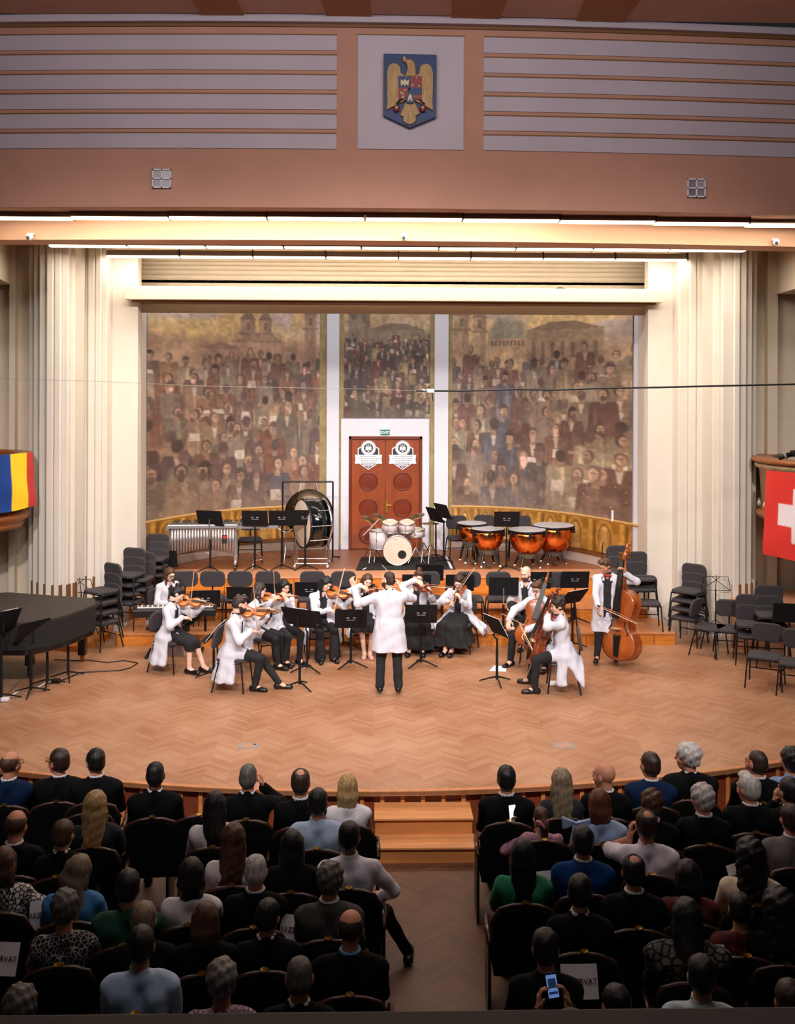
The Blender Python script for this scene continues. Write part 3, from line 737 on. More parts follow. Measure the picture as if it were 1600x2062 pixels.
obj('sticker_mark', MB().lathe([(0, 0), (.035, 0), (.035, .004), (0, .004)], 16, (.42, -.26, .66), rot3('X', PI/2)), mat('sticker_red', (190, 40, 36), .5), vb)
# ---- bell set on tripod
def tripod(t, x, y, ztop, spread=.3, name='tripod_leg', m=None, h0=.35):
    m = m or Mchr
    obj('stand_pole', MB().tube([(x, y, .12), (x, y, ztop)], .014), m, t)
    for k_ in range(3):
        a = k_*2*PI/3+.5
        obj(name, MB().tube([(x, y, h0), (x+spread*math.cos(a), y+spread*math.sin(a), .015)], .012, 6).tube([(x, y, .14), (x+spread*.6*math.cos(a), y+spread*.6*math.sin(a), .15)], .007, 6), m, t)
p = at(512, 1143, z=T); bs = thing('glockenspiel', 'black and silver bell set on a chrome tripod right of the vibraphone', 'glockenspiel', p, R(2))
obj('case', MB().prism([(-.5, -.2), (.48, -.16), (.48, .18), (-.5, .26)], .80, .86), Mblk, bs, bevel=.01)
obj('front_rail', MB().box((0, -.2, .83), (.96, .03, .06)), Malu, bs)
for i in range(20): obj('tone_bar', MB().box((-.44+i*.045, .02, .87), (.032, .3-.006*i, .01)), Mchr if i % 3 else Mbar, bs)
tripod(bs, 0, 0, .8, .34)
# ---- tam-tam in frame
p = at(619, 1127, z=T); fr_ = thing('gong_stand', 'tall black square frame holding the dark gong behind the bass drum', 'frame', p, 0)
xw = (at(668, 1127, z=T)-at(567, 1127, z=T)).x/2; H = at(620, 970, Y=p.y).z-T
for s in (-1, 1):
    obj('post', MB().tube([(s*xw, 0, .03), (s*xw, 0, H)], .018), Mblk, fr_)
    obj('foot', MB().tube([(s*xw-.0, -.28, .02), (s*xw, 0, .06), (s*xw+.14, .22, .02)], .016), Mblk, fr_)
obj('top_bar', MB().tube([(-xw, 0, H), (xw, 0, H)], .018), Mblk, fr_)
obj('lower_bar', MB().tube([(-xw, 0, .6), (xw, 0, .6)], .014), Mblk, fr_)
g = thing('gong', 'large dark hanging gong disc behind the concert bass drum', 'gong', p+V((.02, .03, H-.66)), 0)
obj('disc', MB().lathe([(0, -.05), (.15, -.045), (.3, -.03), (.49, -.02), (.50, .04), (.485, .04), (.47, 0), (0, -.02)], 48, (0, 0, 0), rot3('X', -PI/2)), mat('dark_bronze', (66, 54, 40), .3, .9, noise=.3, scale=5), g, smooth=True)
for s in (-1, 1): obj('cord', MB().tube([(s*.2, 0, .45), (s*.15, -.02, .66)], .005, 6), Mpap, g)
# ---- concert bass drum
p = at(628, 1140, z=T); bd = thing('concert_bass_drum', 'large black concert bass drum tilted on a chrome cart', 'drum', p, 0)
Mhead = mat('drum_skin', (224, 206, 186), .6, noise=.06, scale=6)
Mgloss = mat('black_lacquer', (8, 18, 22), .12, coat=.6)
rr_ = .47; cz = .86
ax = V((-math.sin(R(64)), -math.cos(R(64)), .0)).normalized(); Mr = ax.to_track_quat('Z', 'Y').to_matrix(); c = V((0, 0, cz))
obj('shell', MB().lathe([(rr_-.01, -.2), (rr_, -.2), (rr_, .2), (rr_-.01, .2)], 56, c, Mr), Mgloss, bd, smooth=True)
for s in (-1, 1):
    obj('hoop', MB().lathe([(rr_, -.03), (rr_+.022, -.03), (rr_+.022, .02), (rr_, .02)], 56, c+ax*.21*s, Mr), Mblk if s > 0 else Mchr, bd, smooth=True)
    obj('drum_head', MB().lathe([(0, s*.012), (rr_-.02, s*.01), (rr_, 0)], 56, c+ax*.215*s, Mr), Mhead, bd, smooth=True)
for i in range(10):
    a = 2*PI*i/10; e = Mr @ V((math.cos(a), math.sin(a), 0))*(rr_+.02)
    obj('tension_rod', MB().tube([c+e-ax*.22, c+e+ax*.22], .007, 6).box(c+e-ax*.22, (.03, .03, .03), Mr).box(c+e+ax*.22, (.03, .03, .03), Mr), Mchr, bd)
q = MB()
for s in (-1, 1):
    q.tube([(s*.32, -.28, .08), (s*.32, -.28, .62), (s*.32, .28, .62), (s*.32, .28, .08)], .014).tube([(s*.32, -.28, .1), (s*.32, .28, .1)], .014)
q.tube([(-.32, -.28, .1), (.32, -.28, .1)], .014).tube([(-.32, .28, .1), (.32, .28, .1)], .014)
obj('cart', q, Mchr, bd)
for sx in (-1, 1):
    for sy in (-1, 1): obj('wheel', MB().lathe([(0, -.018), (.045, -.018), (.045, .018), (0, .018)], 14, (sx*.32, sy*.28, .046), rot3('Y', PI/2)), Mchr, bd)
p = at(575, 1132, z=T); ss = thing('cymbal_stand', 'low chrome drum stand between bell set and bass drum', 'stand', p); tripod(ss, 0, 0, .6, .32)
obj('basket', MB().tube([(-.15, 0, .68), (0, 0, .6), (.15, 0, .68)], .01).tube([(0, .15, .68), (0, 0, .6)], .01), Mchr, ss)
# ---- drum kit
RUGP = [at(727, 1122, z=T+.01), at(905, 1121, z=T+.01), at(917, 1146, z=T+.01), at(716, 1148, z=T+.01)]
rg = MB().prism([(v.x, v.y) for v in RUGP][::-1], T+.002, T+.014)
rug = tag(obj('drum_rug', rg, mat('rug_black', (24, 25, 25), .95, noise=.2, scale=30)), 'black rug with white corner strips under the drum kit', 'rug')
q = MB().add([RUGP[1]+V((-.1, 0, .006)), RUGP[1]+V((-.05, 0, .006)), RUGP[2]+V((-.05, .03, .006)), RUGP[2]+V((-.1, .03, .006))], [(0, 1, 2, 3)]).add([RUGP[3]+V((.12, .02, .006)), RUGP[3]+V((.16, .02, .006)), RUGP[3]+V((.22, .22, .006)), RUGP[3]+V((.18, .22, .006))], [(0, 1, 2, 3)])
obj('white_strip', q, Mpap, rug)
Mpearl = mat('white_pearl', (214, 204, 206), .3, noise=.12, scale=25, coat=.5)
Mcym = mat('cymbal_brass', (150, 126, 88), .35, 1.0)
def drum(t, name, c, r, h, Mr=None, head='drum_skin', lugs=6):
    Mr = Mr or Matrix.Identity(3); c = V(c)
    d = obj(name, MB().lathe([(r-.01, -h/2), (r, -h/2), (r, h/2), (r-.01, h/2)], 32, c, Mr), Mpearl, t, smooth=True)
    for s in (-1, 1):
        obj('hoop', MB().lathe([(r, -.012), (r+.012, -.012), (r+.012, .014), (r, .014)], 32, c+Mr @ V((0, 0, s*h/2)), Mr), Mchr, d, smooth=True)
        obj('head', MB().lathe([(0, s*.002), (r, 0)], 32, c+Mr @ V((0, 0, s*(h/2+.004))), Mr), MATS[head], d)
    q = MB()
    for i in range(lugs):
        a = 2*PI*i/lugs+.3; e = Mr @ V(((r+.012)*math.cos(a), (r+.012)*math.sin(a), 0)); q.tube([c+e-Mr @ V((0, 0, h/2)), c+e+Mr @ V((0, 0, h/2))], .005, 6).box(c+e, (.022, .022, .05), Mr)
    obj('lugs', q, Mchr, d); d.name = name
    return d
p = at(800, 1139, z=T+.015); dk = thing('drum_kit', 'white pearl drum kit with chrome stands in front of the double door', 'drum kit', (p.x, p.y+.2, T+.015))
def rel(px, py, dy): v = at(px, py, Y=p.y+.2+dy); return v-V((p.x, p.y+.2, T+.015))
ky = rot3('X', PI/2)
d = drum(dk, 'bass_drum', (0, 0, .30), .285, .4, ky, lugs=8)
obj('port_hole', MB().lathe([(0, 0), (.085, 0), (.085, .004), (0, .004)], 24, (.09, -.206, .22), ky), Mblk, d)
obj('head_mark', MB().box((-.04, -.207, .52), (.07, .003, .012)), Mgry, d)
drum(dk, 'tom_drum', rel(785, 1060, .02), .15, .17, rot3('X', R(14))); drum(dk, 'tom_drum', rel(819, 1060, .02), .15, .17, rot3('X', R(14)))
drum(dk, 'floor_tom', rel(762, 1086, .12), .18, .36); drum(dk, 'snare_drum', rel(838, 1072, .15), .165, .12, rot3('X', R(6)))
obj('tom_mount', MB().tube([(-.12, .02, .55), (0, .05, .56), (.12, .02, .55)], .014), Mchr, dk)
def cymb(px, py, dy, r, tilt, base):
    c = rel(px, py, dy); M_ = rot3('X', R(tilt[0])) @ rot3('Y', R(tilt[1]))
    cy = obj('cymbal', MB().lathe([(0, .03), (.02, .028), (.05, .008), (r*.6, -.004), (r, -.014), (r, -.016), (0, .0)], 32, c, M_), Mcym, dk, smooth=True)
    b_ = rel(base, 1139, dy); b_.z = 0
    obj('cymbal_stand', MB().tube([c, (b_.x+(c.x-b_.x)*.3, b_.y, c.z*.62), (b_.x, b_.y, .1)], .01), Mchr, dk)
    for k_ in range(3):
        a = k_*2*PI/3+.3; obj('stand_leg', MB().tube([(b_.x, b_.y, .38), (b_.x+.24*math.cos(a), b_.y+.24*math.sin(a), .012)], .01, 6), Mchr, dk)
cymb(766, 1040, .25, .17, (12, 20), 748); cymb(838, 1038, .3, .17, (12, -15), 852); cymb(866, 1053, .15, .18, (0, 0), 866)
cymb(742, 1044, .3, .17, (10, 20), 758)
obj('drumstick', MB().tube([rel(731, 1078, .1), rel(762, 1046, .1)], .008, 6), Mhead, dk)
obj('floor_tom_leg', MB().tube([rel(750, 1095, .1), (rel(748, 1139, .1).x, .1, .01)], .008, 6).tube([rel(776, 1095, .1), (rel(778, 1139, .1).x, .05, .01)], .008, 6), Mchr, dk)
obj('snare_stand', MB().tube([rel(838, 1078, .15), (rel(838, 1139, .15).x, .15, .1)], .012, 6).tube([(.37, .15, .3), (.55, .1, .012)], .01, 6).tube([(.37, .15, .3), (.22, .05, .012)], .01, 6), Mchr, dk)
# ---- timpani
Mcop = mat('polished_copper', (238, 146, 78), .2, 1.0, noise=.2, scale=4, col2=(206, 108, 52)); Mthead = mat('timpani_skin', (196, 192, 196), .45)
def timpano(px, pyh, rpx, pyf, label):
    p = at(px, pyf, z=T); sc = FOC/p.y; r = rpx/sc; zh = at(px, pyh, Y=p.y+r*.2).z-T
    t = thing('timpano', label, 'timpani drum', (p.x, p.y+r*.2, T), 0, 'copper timpani')
    bz = zh-.03; dep = r*1.28
    prof = [(0, bz-dep)]+[(r*.94*math.sin(a)**.75, bz-.1-(dep-.1)*math.cos(a)) for a in [PI/2*i/10 for i in range(1, 11)]]+[(r*.95, bz)]
    obj('bowl', MB().lathe(prof, 40), Mcop, t, smooth=True)
    obj('rim', MB().lathe([(r*.95, bz-.02), (r*1.03, bz-.015), (r*1.03, bz+.02), (r*.95, bz+.022)], 40), Mblk, t, smooth=True)
    obj('drum_head', MB().lathe([(0, zh), (r*.97, zh-.002), (r*1.0, zh-.012)], 40), Mthead, t)
    for i in range(6):
        a = 2*PI*i/6+PI/6
        obj('tension_bracket', MB().box((r*1.02*math.cos(a), r*1.02*math.sin(a), bz-.06), (.05, .05, .1), rot3('Z', a)), Mblk, t, bevel=.008)
    zb_ = bz-dep
    obj('base_casting', MB().lathe([(.1, zb_-.08), (.17, zb_-.06), (.2, zb_+.02), (.12, zb_+.06)], 20), mat('casting_grey', (120, 116, 110), .4, .6), t)
    for i in range(4):
        a = 2*PI*i/4+PI/4+.2
        obj('leg', MB().tube([(.14*math.cos(a), .14*math.sin(a), zb_+.02), (.2*math.cos(a), .2*math.sin(a), zb_-.08), (.27*math.cos(a), .27*math.sin(a), .05)], [.035, .028, .018], 8), Mblk, t)
        obj('caster', MB().lathe([(0, -.015), (.03, -.015), (.03, .015), (0, .015)], 12, (.275*math.cos(a), .275*math.sin(a), .03), rot3('Y', PI/2)), Mchr, t)
    obj('pedal', MB().box((0, -.2, .06), (.1, .2, .03), rot3('X', R(-12))), Mblk, t)
timpano(950, 1052, 30, 1134, 'copper timpano, leftmost and smallest, partly behind another')
timpano(982, 1063, 34, 1142, 'copper timpano second from the left with a grey skin')
timpano(1062, 1065, 38, 1145, 'copper timpano in front, right of the central music stand')
timpano(1115, 1056, 42, 1137, 'largest copper timpano, at the right end of the set')
# ---- grand piano under cover
pts = [at(18, 1193, z=1.02), at(190, 1205, z=1.02), at(193, 1216, z=1.02), at(140, 1236, z=1.02), at(96, 1248, z=1.02), at(50, 1254, z=1.02), at(-90, 1254, z=1.02), at(-120, 1200, z=1.02)]
o_ = V((pts[1].x-1, pts[1].y-1, 0)); pl = [(v.x-o_.x, v.y-o_.y) for v in pts]
gp = thing('grand_piano', 'black grand piano under a dark cloth cover at the left of the stage', 'piano', o_)
cxm = sum(a for a, _ in pl)/len(pl); cym = sum(b_ for _, b_ in pl)/len(pl)
obj('body', MB().prism([(cxm+(a-cxm)*.97, cym+(b_-cym)*.97) for a, b_ in pl], .55, .98), mat('piano_black', (12, 12, 14), .25, coat=.3), gp, bevel=.01)
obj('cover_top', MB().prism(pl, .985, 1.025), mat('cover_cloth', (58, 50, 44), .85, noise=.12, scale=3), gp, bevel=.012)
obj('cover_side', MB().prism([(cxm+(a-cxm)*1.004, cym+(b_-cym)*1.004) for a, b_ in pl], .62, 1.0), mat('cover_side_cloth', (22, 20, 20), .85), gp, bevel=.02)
for (px, py) in ((166, 1331), (60, 1352), (-60, 1325)):
    v = at(px, py, z=0)-o_
    lg = obj('leg', MB().prism([(v.x-.06, v.y-.06), (v.x+.06, v.y-.06), (v.x+.06, v.y+.06), (v.x-.06, v.y+.06)], .1, .6), mat('piano_black', (0, 0, 0)), gp, bevel=.01)
    obj('caster', MB().lathe([(0, -.025), (.045, -.025), (.045, .025), (0, .025)], 14, (v.x, v.y, .047), rot3('Y', PI/2)).box((v.x, v.y, .095), (.07, .07, .02)), Mbr, lg)
# plinth behind piano, parapet at right
struct('trim_60', MB().prism([(X_at(57, 16.8), 16.5), (X_at(160, 16.3), 16.3), (X_at(215, 16.9), 17.2), (X_at(215, 17.3), 17.7), (X_at(57, 17.3), 17.7)], 0, .09), M_riser)
b = MB().prism([(X_at(1474, 16.85), 16.85), (X_at(1477, 16.4), 16.45), (X_at(1580, 15.75), 15.75), (9, 15.6), (9, 17.2), (X_at(1480, 17), 17.0)], 0, .79)
struct('wall_parapet_right', b, mat('parapet_veneer', (190, 140, 110), .5, noise=.1, scale=2, stretch=(1, 1, 4)))
b = MB().prism([(X_at(1470, 16.85), 16.85), (X_at(1473, 16.4), 16.35), (X_at(1578, 15.65), 15.65), (9, 15.5), (9, 17.25), (X_at(1478, 17), 17.05)], .79, .83)
struct('trim_61', b, M_tread2, bevel=.01)
# ---- keyboard on X stand
p = at(352, 1318, z=0); kb = thing('digital_piano', 'black digital piano with white keys on a crossed stand behind the violinist', 'keyboard', p, R(4))
kl = 1.32; kz = .76
obj('case', MB().prism([(-kl/2, -.17), (kl/2, -.17), (kl/2, .17), (-kl/2, .17)], kz-.12, kz), Mblk, kb, bevel=.015)
obj('white_keys', MB().box((0, .07, kz+.008), (kl-.12, .15, .018)), mat('key_white', (238, 236, 230), .3), kb)
q = MB()
for i in range(50):
    if i % 7 in (0, 1, 3, 4, 5): q.box((-kl/2+.085+i*(kl-.12)/51, .04, kz+.024), (.012, .085, .02))
obj('black_keys', q, Mblk, kb)
for s in (-1, 1):
    obj('stand_leg', MB().tube([(-.42, s*.14, .64), (.42, s*.14, .03)], .024, 8).tube([(.42, s*.14, .64), (-.42, s*.14, .03)], .024, 8), Mblk, kb)
obj('stand_foot', MB().tube([(-.42, -.25, .03), (-.42, .25, .03)], .026, 8).tube([(.42, -.25, .03), (.42, .25, .03)], .026, 8), Mblk, kb)
# ---- small things on stage
def quadpaper(px, py, w, h, rz, label, z=0.004):
    p = at(px, py, z=z); o = tag(obj('paper_sheet', MB().prism([(-w/2, -h/2), (w/2, -h/2+.02), (w/2-.02, h/2), (-w/2+.05, h/2)], 0, .004), Mpap, loc=p), label, 'paper'); o.rotation_euler.z = rz
quadpaper(1003, 1347, .26, .3, -.2, 'white sheet of paper on the floor under the cellists\' stand')
quadpaper(1122, 1376, .3, .22, -.15, 'white sheet of paper on the floor under the front cellist\'s chair')
p = at(893, 1305, z=0); o = thing('instrument_case', 'flat teal case lying on the floor under the long-dressed violinist', 'case', p)
obj('case_body', MB().box((0, .1, .05), (.5, .28, .09)), mat('teal_cloth', (20, 96, 100), .8), o, bevel=.03); obj('case_handle', MB().tube([(-.08, -.05, .05), (-.06, -.08, .06), (.06, -.08, .06), (.08, -.05, .05)], .01), Mblk, o)
for i, (px, s) in enumerate(((500, 'left'), (1134, 'right'))):
    p = at(px, 1502, z=0); fb = thing('floor_box', 'metal floor socket box set in the parquet at the %s' % s, 'floor box', p)
    obj('lid_frame', MB().box((0, 0, .003), (.24, .16, .006)), mat('steel_plate', (150, 146, 150), .5, .3), fb); obj('lid_inlay', MB().box((.0, 0, .0065), (.16, .11, .003)), mat('inlay_wood', (176, 130, 104), .5), fb)
    if i == 0: obj('cable_notch', MB().box((.07, .03, .009), (.035, .025, .006)), Mblk, fb)
def cable(pxs, label, r=.008, m=None, z=.012):
    return tag(obj('cable', MB().tube([at(a, b_, z=z) for a, b_ in pxs], r, 6), m or Mblk, smooth=True), label, 'cable')
cable([(110, 1328), (150, 1330), (175, 1329), (215, 1334), (250, 1330), (278, 1335), (262, 1345), (240, 1350), (200, 1352), (160, 1354), (145, 1362), (118, 1372)], 'black cable looping on the parquet beside the grand piano')
cable([(5, 1397), (25, 1400), (40, 1390), (52, 1385), (75, 1385), (90, 1376), (102, 1372)], 'white cable on the floor under the piano stands', .01, Mpap)
cable([(1318, 1215), (1330, 1240), (1345, 1250), (1355, 1250)], 'thin black cable on the riser beside the right column', .005, z=.22)
o = tag(obj('power_adapter', MB().box(at(113, 1371, z=.03), (.12, .09, .06)), Mblk, bevel=.01), 'small black power box on the floor by the piano stands', 'adapter')
o = tag(obj('power_strip', MB().box(at(8, 1408, z=.03), (.14, .08, .05)), Mpap, bevel=.01), 'white power strip on the floor at the left edge', 'power strip')
# ---- steps to the stage
st = thing('stage_steps', 'two wooden steps leading from the aisle up to the stage', 'steps', (0, 0, GZ))
def stepbox(pl, pr, y0, y1, z, lip=.025):
    xa_, xb_ = at(pl, 1650, Y=y0).x, at(pr, 1650, Y=y0).x
    obj('riser_board', MB().bb(xa_+.01, xb_-.01, y0+.03, y1, 0, z-GZ-lip), M_stepwood, st)
    obj('tread_board', MB().bb(xa_, xb_, y0, y1, z-GZ-lip, z-GZ), mat('step_tread', (206, 140, 86), .4, noise=.2, scale=3, stretch=(.5, 4, 1)), st, bevel=.006)
yA = at(850, 1648, z=-.15).y; yB = at(850, 1707, z=-.33).y
stepbox(753, 953, yA, 10.75, -.15); stepbox(753, 960, yB, yA+.04, -.33)
# ---- camera domes on the fascia
for px, s in ((60, 'left'), (814, 'middle'), (1562, 'right')):
    Y = YS; py = 478 if px < 1500 else 489
    p = at(px, py, Y=YS+bow(at(px, py, Y=YS).x)-.06)
    cd = thing('dome_camera', 'small white surveillance camera at the %s of the lit fascia' % s, 'camera', p)
    obj('bracket', MB().box((0, .05, .05), (.1, .06, .03)), Mpap, cd, bevel=.005); obj('housing', MB().lathe([(0, -.045), (.04, -.03), (.05, 0), (.05, .04), (0, .045)], 20), Mpap, cd, smooth=True)
    obj('lens', MB().lathe([(0, 0), (.025, 0), (.022, .012), (0, .016)], 16, (-.012, -.045, -.01), rot3('X', PI/2)), Mblk, cd)
# ---- frieze loudspeaker grilles
for (px, py, s) in ((326, 360, 'left'), (1401, 379, 'right')):
    p = fz(px, py, .01); gr = thing('wall_grille', 'square four-pane wall grille on the %s of the peach frieze' % s, 'grille', p)
    q = MB()
    for a in (-.115, 0, .115): q.box((a, -.012, 0), (.018, .024, .25)).box((0, -.012, a), (.25, .024, .018))
    obj('frame', q, mat('grille_white', (206, 200, 208), .6), gr)
    for i, (a, b_) in enumerate(((-.057, .057), (.057, .057), (-.057, -.057), (.057, -.057))): obj('pane', MB().box((a, 0, b_), (.1, .012, .1)), mat('pane_grey%d' % (i % 3), ((120, 108, 116), (150, 140, 150), (104, 94, 100))[i % 3], .3), gr)
# ---- coat of arms
p = fz(825, 185, .03); ca = thing('coat_of_arms', 'blue shield relief with a golden eagle on the central white panel', 'coat of arms', p)
sc = 150/FOC*0+ .98*(p.y/FOC)*1.0      # metres per pixel there
def PX(pts): return [((x-800)*.094*sc, -(y-1010)*.094*sc) for x, y in pts]   # from the 10.67x zoom
Mblue = mat('heraldic_blue', (5, 46, 100), .5, noise=.2, scale=3); Mgoldp = mat('relief_gold', (164, 130, 84), .5, .2, noise=.4, scale=9, stretch=(6, 1, .6)); Mred = mat('heraldic_red', (130, 22, 22), .5)
obj('shield', MB().prism(PX([(225, 205), (1375, 215), (1370, 1580), (795, 1822), (220, 1562)][::-1]), 0, .05, FRONT), Mblue, ca, bevel=.006)
wingL = [(280, 1460), (300, 1250), (285, 900), (290, 620), (330, 490), (400, 430), (500, 430), (580, 500), (600, 640), (690, 690), (690, 1250), (560, 1300), (500, 1340), (400, 1390)]
obj('left_wing', MB().prism(PX(wingL[::-1] if False else wingL), .05, .085, FRONT), Mgoldp, ca, bevel=.008)
obj('right_wing', MB().prism(PX([(1590-x, y) for x, y in wingL][::-1]), .05, .085, FRONT), Mgoldp, ca, bevel=.008)
obj('eagle_head', MB().prism(PX([(640, 400), (720, 350), (830, 345), (900, 420), (925, 560), (940, 720), (680, 720), (740, 560), (720, 460), (700, 415)][::-1]), .05, .10, FRONT), Mgoldp, ca, bevel=.012)
obj('tail', MB().prism(PX([(700, 1250), (900, 1250), (1030, 1520), (930, 1560), (940, 1680), (860, 1740), (795, 1765), (720, 1740), (640, 1680), (650, 1590), (580, 1560)][::-1]), .05, .08, FRONT), Mgoldp, ca, bevel=.01)
obj('beak_cross', MB().prism(PX([(650, 280), (690, 280), (690, 320), (730, 320), (700, 360), (690, 400), (650, 400), (650, 350), (615, 340), (650, 320)][::-1]), .05, .09, FRONT), Mgoldp, ca)
qs = [(545, 715, 800, 965, Mblue), (800, 715, 1055, 965, Mred), (545, 965, 760, 1235, Mred), (800, 965, 1055, 1120, Mblue), (800, 1120, 1055, 1225, Mred)]
for x0_, y0_, x1_, y1_, m in qs: obj('quarter', MB().prism(PX([(x0_, y0_), (x1_, y0_), (x1_, y1_), (x0_, y1_)][::-1]), .085, .10, FRONT), m, ca)
obj('point', MB().prism(PX([(800, 1010), (900, 1225), (880, 1300), (795, 1320), (710, 1290), (690, 1225)][::-1]), .10, .107, FRONT), Mblue, ca)
def blob(x, y, r, m, nm='charge'): obj(nm, MB().lathe([(0, 0), (r*.094*sc, 0), (r*.06*sc, .015), (0, .018)], 12, (PX([(x, y)])[0][0], -.1, PX([(x, y)])[0][1]), rot3('X', PI/2)), m, ca)
Mivo = mat('relief_ivory', (206, 190, 150), .5)
for x, y, r in ((850, 920, 28), (995, 930, 26), (935, 755, 24), (720, 745, 16), (620, 750, 14), (885, 1160, 18), (960, 1160, 16), (1020, 1160, 16), (640, 1180, 34), (600, 1080, 30), (680, 1030, 28), (650, 1110, 30)): blob(x, y, r, Mivo)
obj('small_eagle', MB().prism(PX([(590, 790), (640, 830), (680, 780), (720, 830), (775, 790), (760, 930), (700, 890), (680, 950), (655, 890), (600, 930)][::-1]), .10, .108, FRONT), Mivo, ca)
obj('towers', MB().prism(PX([(740, 1260), (770, 1150), (800, 1100), (830, 1150), (850, 1260), (820, 1275), (800, 1200), (765, 1270)][::-1]), .107, .115, FRONT), Mivo, ca)
for x in (505, 1075): blob(x, 1420, 70, Mred, 'side_rosette')
for x in (505, 1075):
    obj('rosette_center', MB().lathe([(0, .015), (.018, .015), (0, .03)], 12, (PX([(x, 1400)])[0][0], -.1, PX([(x, 1400)])[0][1]), rot3('X', PI/2)), Mivo, ca)
obj('crossed_staffs', MB().tube([(PX([(500, 1310)])[0][0], -.1, PX([(500, 1310)])[0][1]), (PX([(640, 1200)])[0][0], -.1, PX([(640, 1200)])[0][1])], .01).tube([(PX([(1120, 1330)])[0][0], -.1, PX([(1120, 1330)])[0][1]), (PX([(1000, 1220)])[0][0], -.1, PX([(1000, 1220)])[0][1])], .01), Mblk, ca)
# ---- overhead cable with microphone
YM = 12.6
wpts = [at(x, y, Y=YM) for x, y in ((-20, 762), (200, 768), (400, 777), (600, 781), (760, 784), (850, 787))]
oc = thing('overhead_cable', 'thin cable strung across the hall above the stage with microphones', 'cable', (0, 0, 0))
obj('thin_wire', MB().tube(wpts, .003, 6), mat('pale_wire', (150, 140, 130), .5), oc)
obj('thick_cable', MB().tube([at(x, y, Y=YM) for x, y in ((850, 787), (930, 787), (1040, 784), (1120, 785), (1210, 782), (1330, 780), (1450, 777), (1640, 773))], .012, 8), Mblk, oc)
mi = thing('hanging_microphone', 'small silver stereo microphone hung on the cable before the right pilaster', 'microphone', at(866, 787, Y=YM))
obj('mount_bar', MB().tube([(-.18, 0, 0), (.18, 0, .0)], .012), Mblk, mi); obj('clamp', MB().box((0, 0, .0), (.1, .05, .05)), Mpap, mi, bevel=.01)
obj('capsule', MB().tube([(.02, 0, 0), (.03, 0, -.13)], .012), Mchr, mi); obj('capsule', MB().tube([(-.1, 0, .01), (-.05, -.06, .0)], .012), Mchr, mi)
o = tag(obj('spotlight_head', MB().lathe([(0, .0), (.11, 0), (.12, .04), (.09, .08), (0, .1)], 20, at(1127, 586, Y=18.15)+V((0, 0, -.03))), Mblk, smooth=True), 'small black lamp lying on top of the ivory beam', 'lamp')
tag(obj('wall_strip', MB().box(backpt(u_at(1237), z_of(1008)-.02, .05), (.04, .02, .22)), Mpap), 'narrow white strip stuck on the right wall painting', 'strip')
# ---- balconies and flags
Mbalw = mat('balcony_wood', (150, 84, 40), .4, noise=.2, scale=4, coat=.2)
def flag(side, cx, cy, r, th0, arc, zt, zb, fn, label):
    nu, nv = 60, 60
    vs = []; cs = []
    for j in range(nv+1):
        for i in range(nu+1):
            a, c_ = i/nu, j/nv; th = th0-arc*a
            rr2 = r+.03+.012*math.sin(14*a+3*c_)+.012*math.sin(9*c_+6*a)*c_+.05*c_
            vs.append((cx+side*rr2*math.sin(th), cy-rr2*math.cos(th), zt+(zb-zt)*c_+.012*math.sin(8*a)*c_)); cs.append(lin(fn(a, c_)))
    fs = [(j*(nu+1)+i, j*(nu+1)+i+1, (j+1)*(nu+1)+i+1, (j+1)*(nu+1)+i) for j in range(nv) for i in range(nu)]
    o = obj('flag', (np.array(vs), np.array(fs), np.array(cs)), mat('flag_cloth', (200, 200, 200), .8, attr=True), smooth=True)
    return tag(o, label, 'flag')
def balcony(side, pxe, label, zt, zb, r, cy=16.2):
    cx = X_at(pxe, cy)-side*r
    t = thing('balcony', label, 'balcony', (cx, cy, zb))
    h = zt-zb
    prof = [(r*.72, -.02), (r*.86, 0), (r*.9, .08), (r*.87, .1), (r*.95, .14), (r*.97, .22), (r*.93, .25), (r*.9, .3)]
    obj('base_moulding', MB().lathe(prof, 48), Mbalw, t, smooth=True)
    obj('parapet', MB().lathe([(r*.86, .25), (r*.9, .3), (r*.93, h-.2), (r*.98, h-.16), (r*.98, h-.1), (r*.94, h-.08), (r*.8, h-.08), (r*.8, .3)], 48), mat('parapet_plaster', (176, 150, 116), .7, noise=.2, scale=9, bump=.4), t, smooth=True)
    obj('handrail', MB().lathe([(r*.82, h-.09), (r, h-.08), (r*1.02, h-.04), (r, h), (r*.8, h), (r*.8, h-.09)], 48), Mbalw, t, smooth=True)
    obj('balcony_floor', MB().lathe([(0, .2), (r*.88, .2), (r*.88, .24), (0, .24)], 48), M_dark, t)
    q = MB()
    for i in range(26):
        a = 2*PI*i/26; q.lathe([(0, 0), (.035, .01), (.04, .05), (.02, .1), (0, .11)], 8, (r*.93*math.cos(a), r*.93*math.sin(a), .3))
    obj('ornament_row', q, mat('ornament_silver', (190, 180, 165), .5), t, smooth=True)
    return cx, cy
cxl, cyl = balcony(-1*-1, 57, 'curved wooden balcony front with the blue yellow red flag, at left', Z_at(914, 16.2), Z_at(1078, 15.4), 1.0)
d2 = at(0, 0, Y=1)
def rom(a, c_): return (196, 52, 44) if a < .2 else ((250, 208, 30) if a < .46 else (6, 60, 140))
flag(1, cxl, cyl, 1.0, R(97), R(80), Z_at(918, 15.5), Z_at(1034, 15.4), rom, 'flag with blue, yellow and red vertical stripes hanging on the left balcony')
cxr, cyr = balcony(-1, 1527, 'curved wooden balcony front with the red flag, at right', Z_at(922, 16.2, 1560), Z_at(1075, 15.4, 1560), 1.5)
def swi(a, c_):
    x = a*1.48-.74; y = c_*1.48-.74
    return (228, 220, 228) if (abs(x) < .18 and abs(y) < .45) or (abs(y) < .18 and abs(x) < .45) else (214, 48, 38)
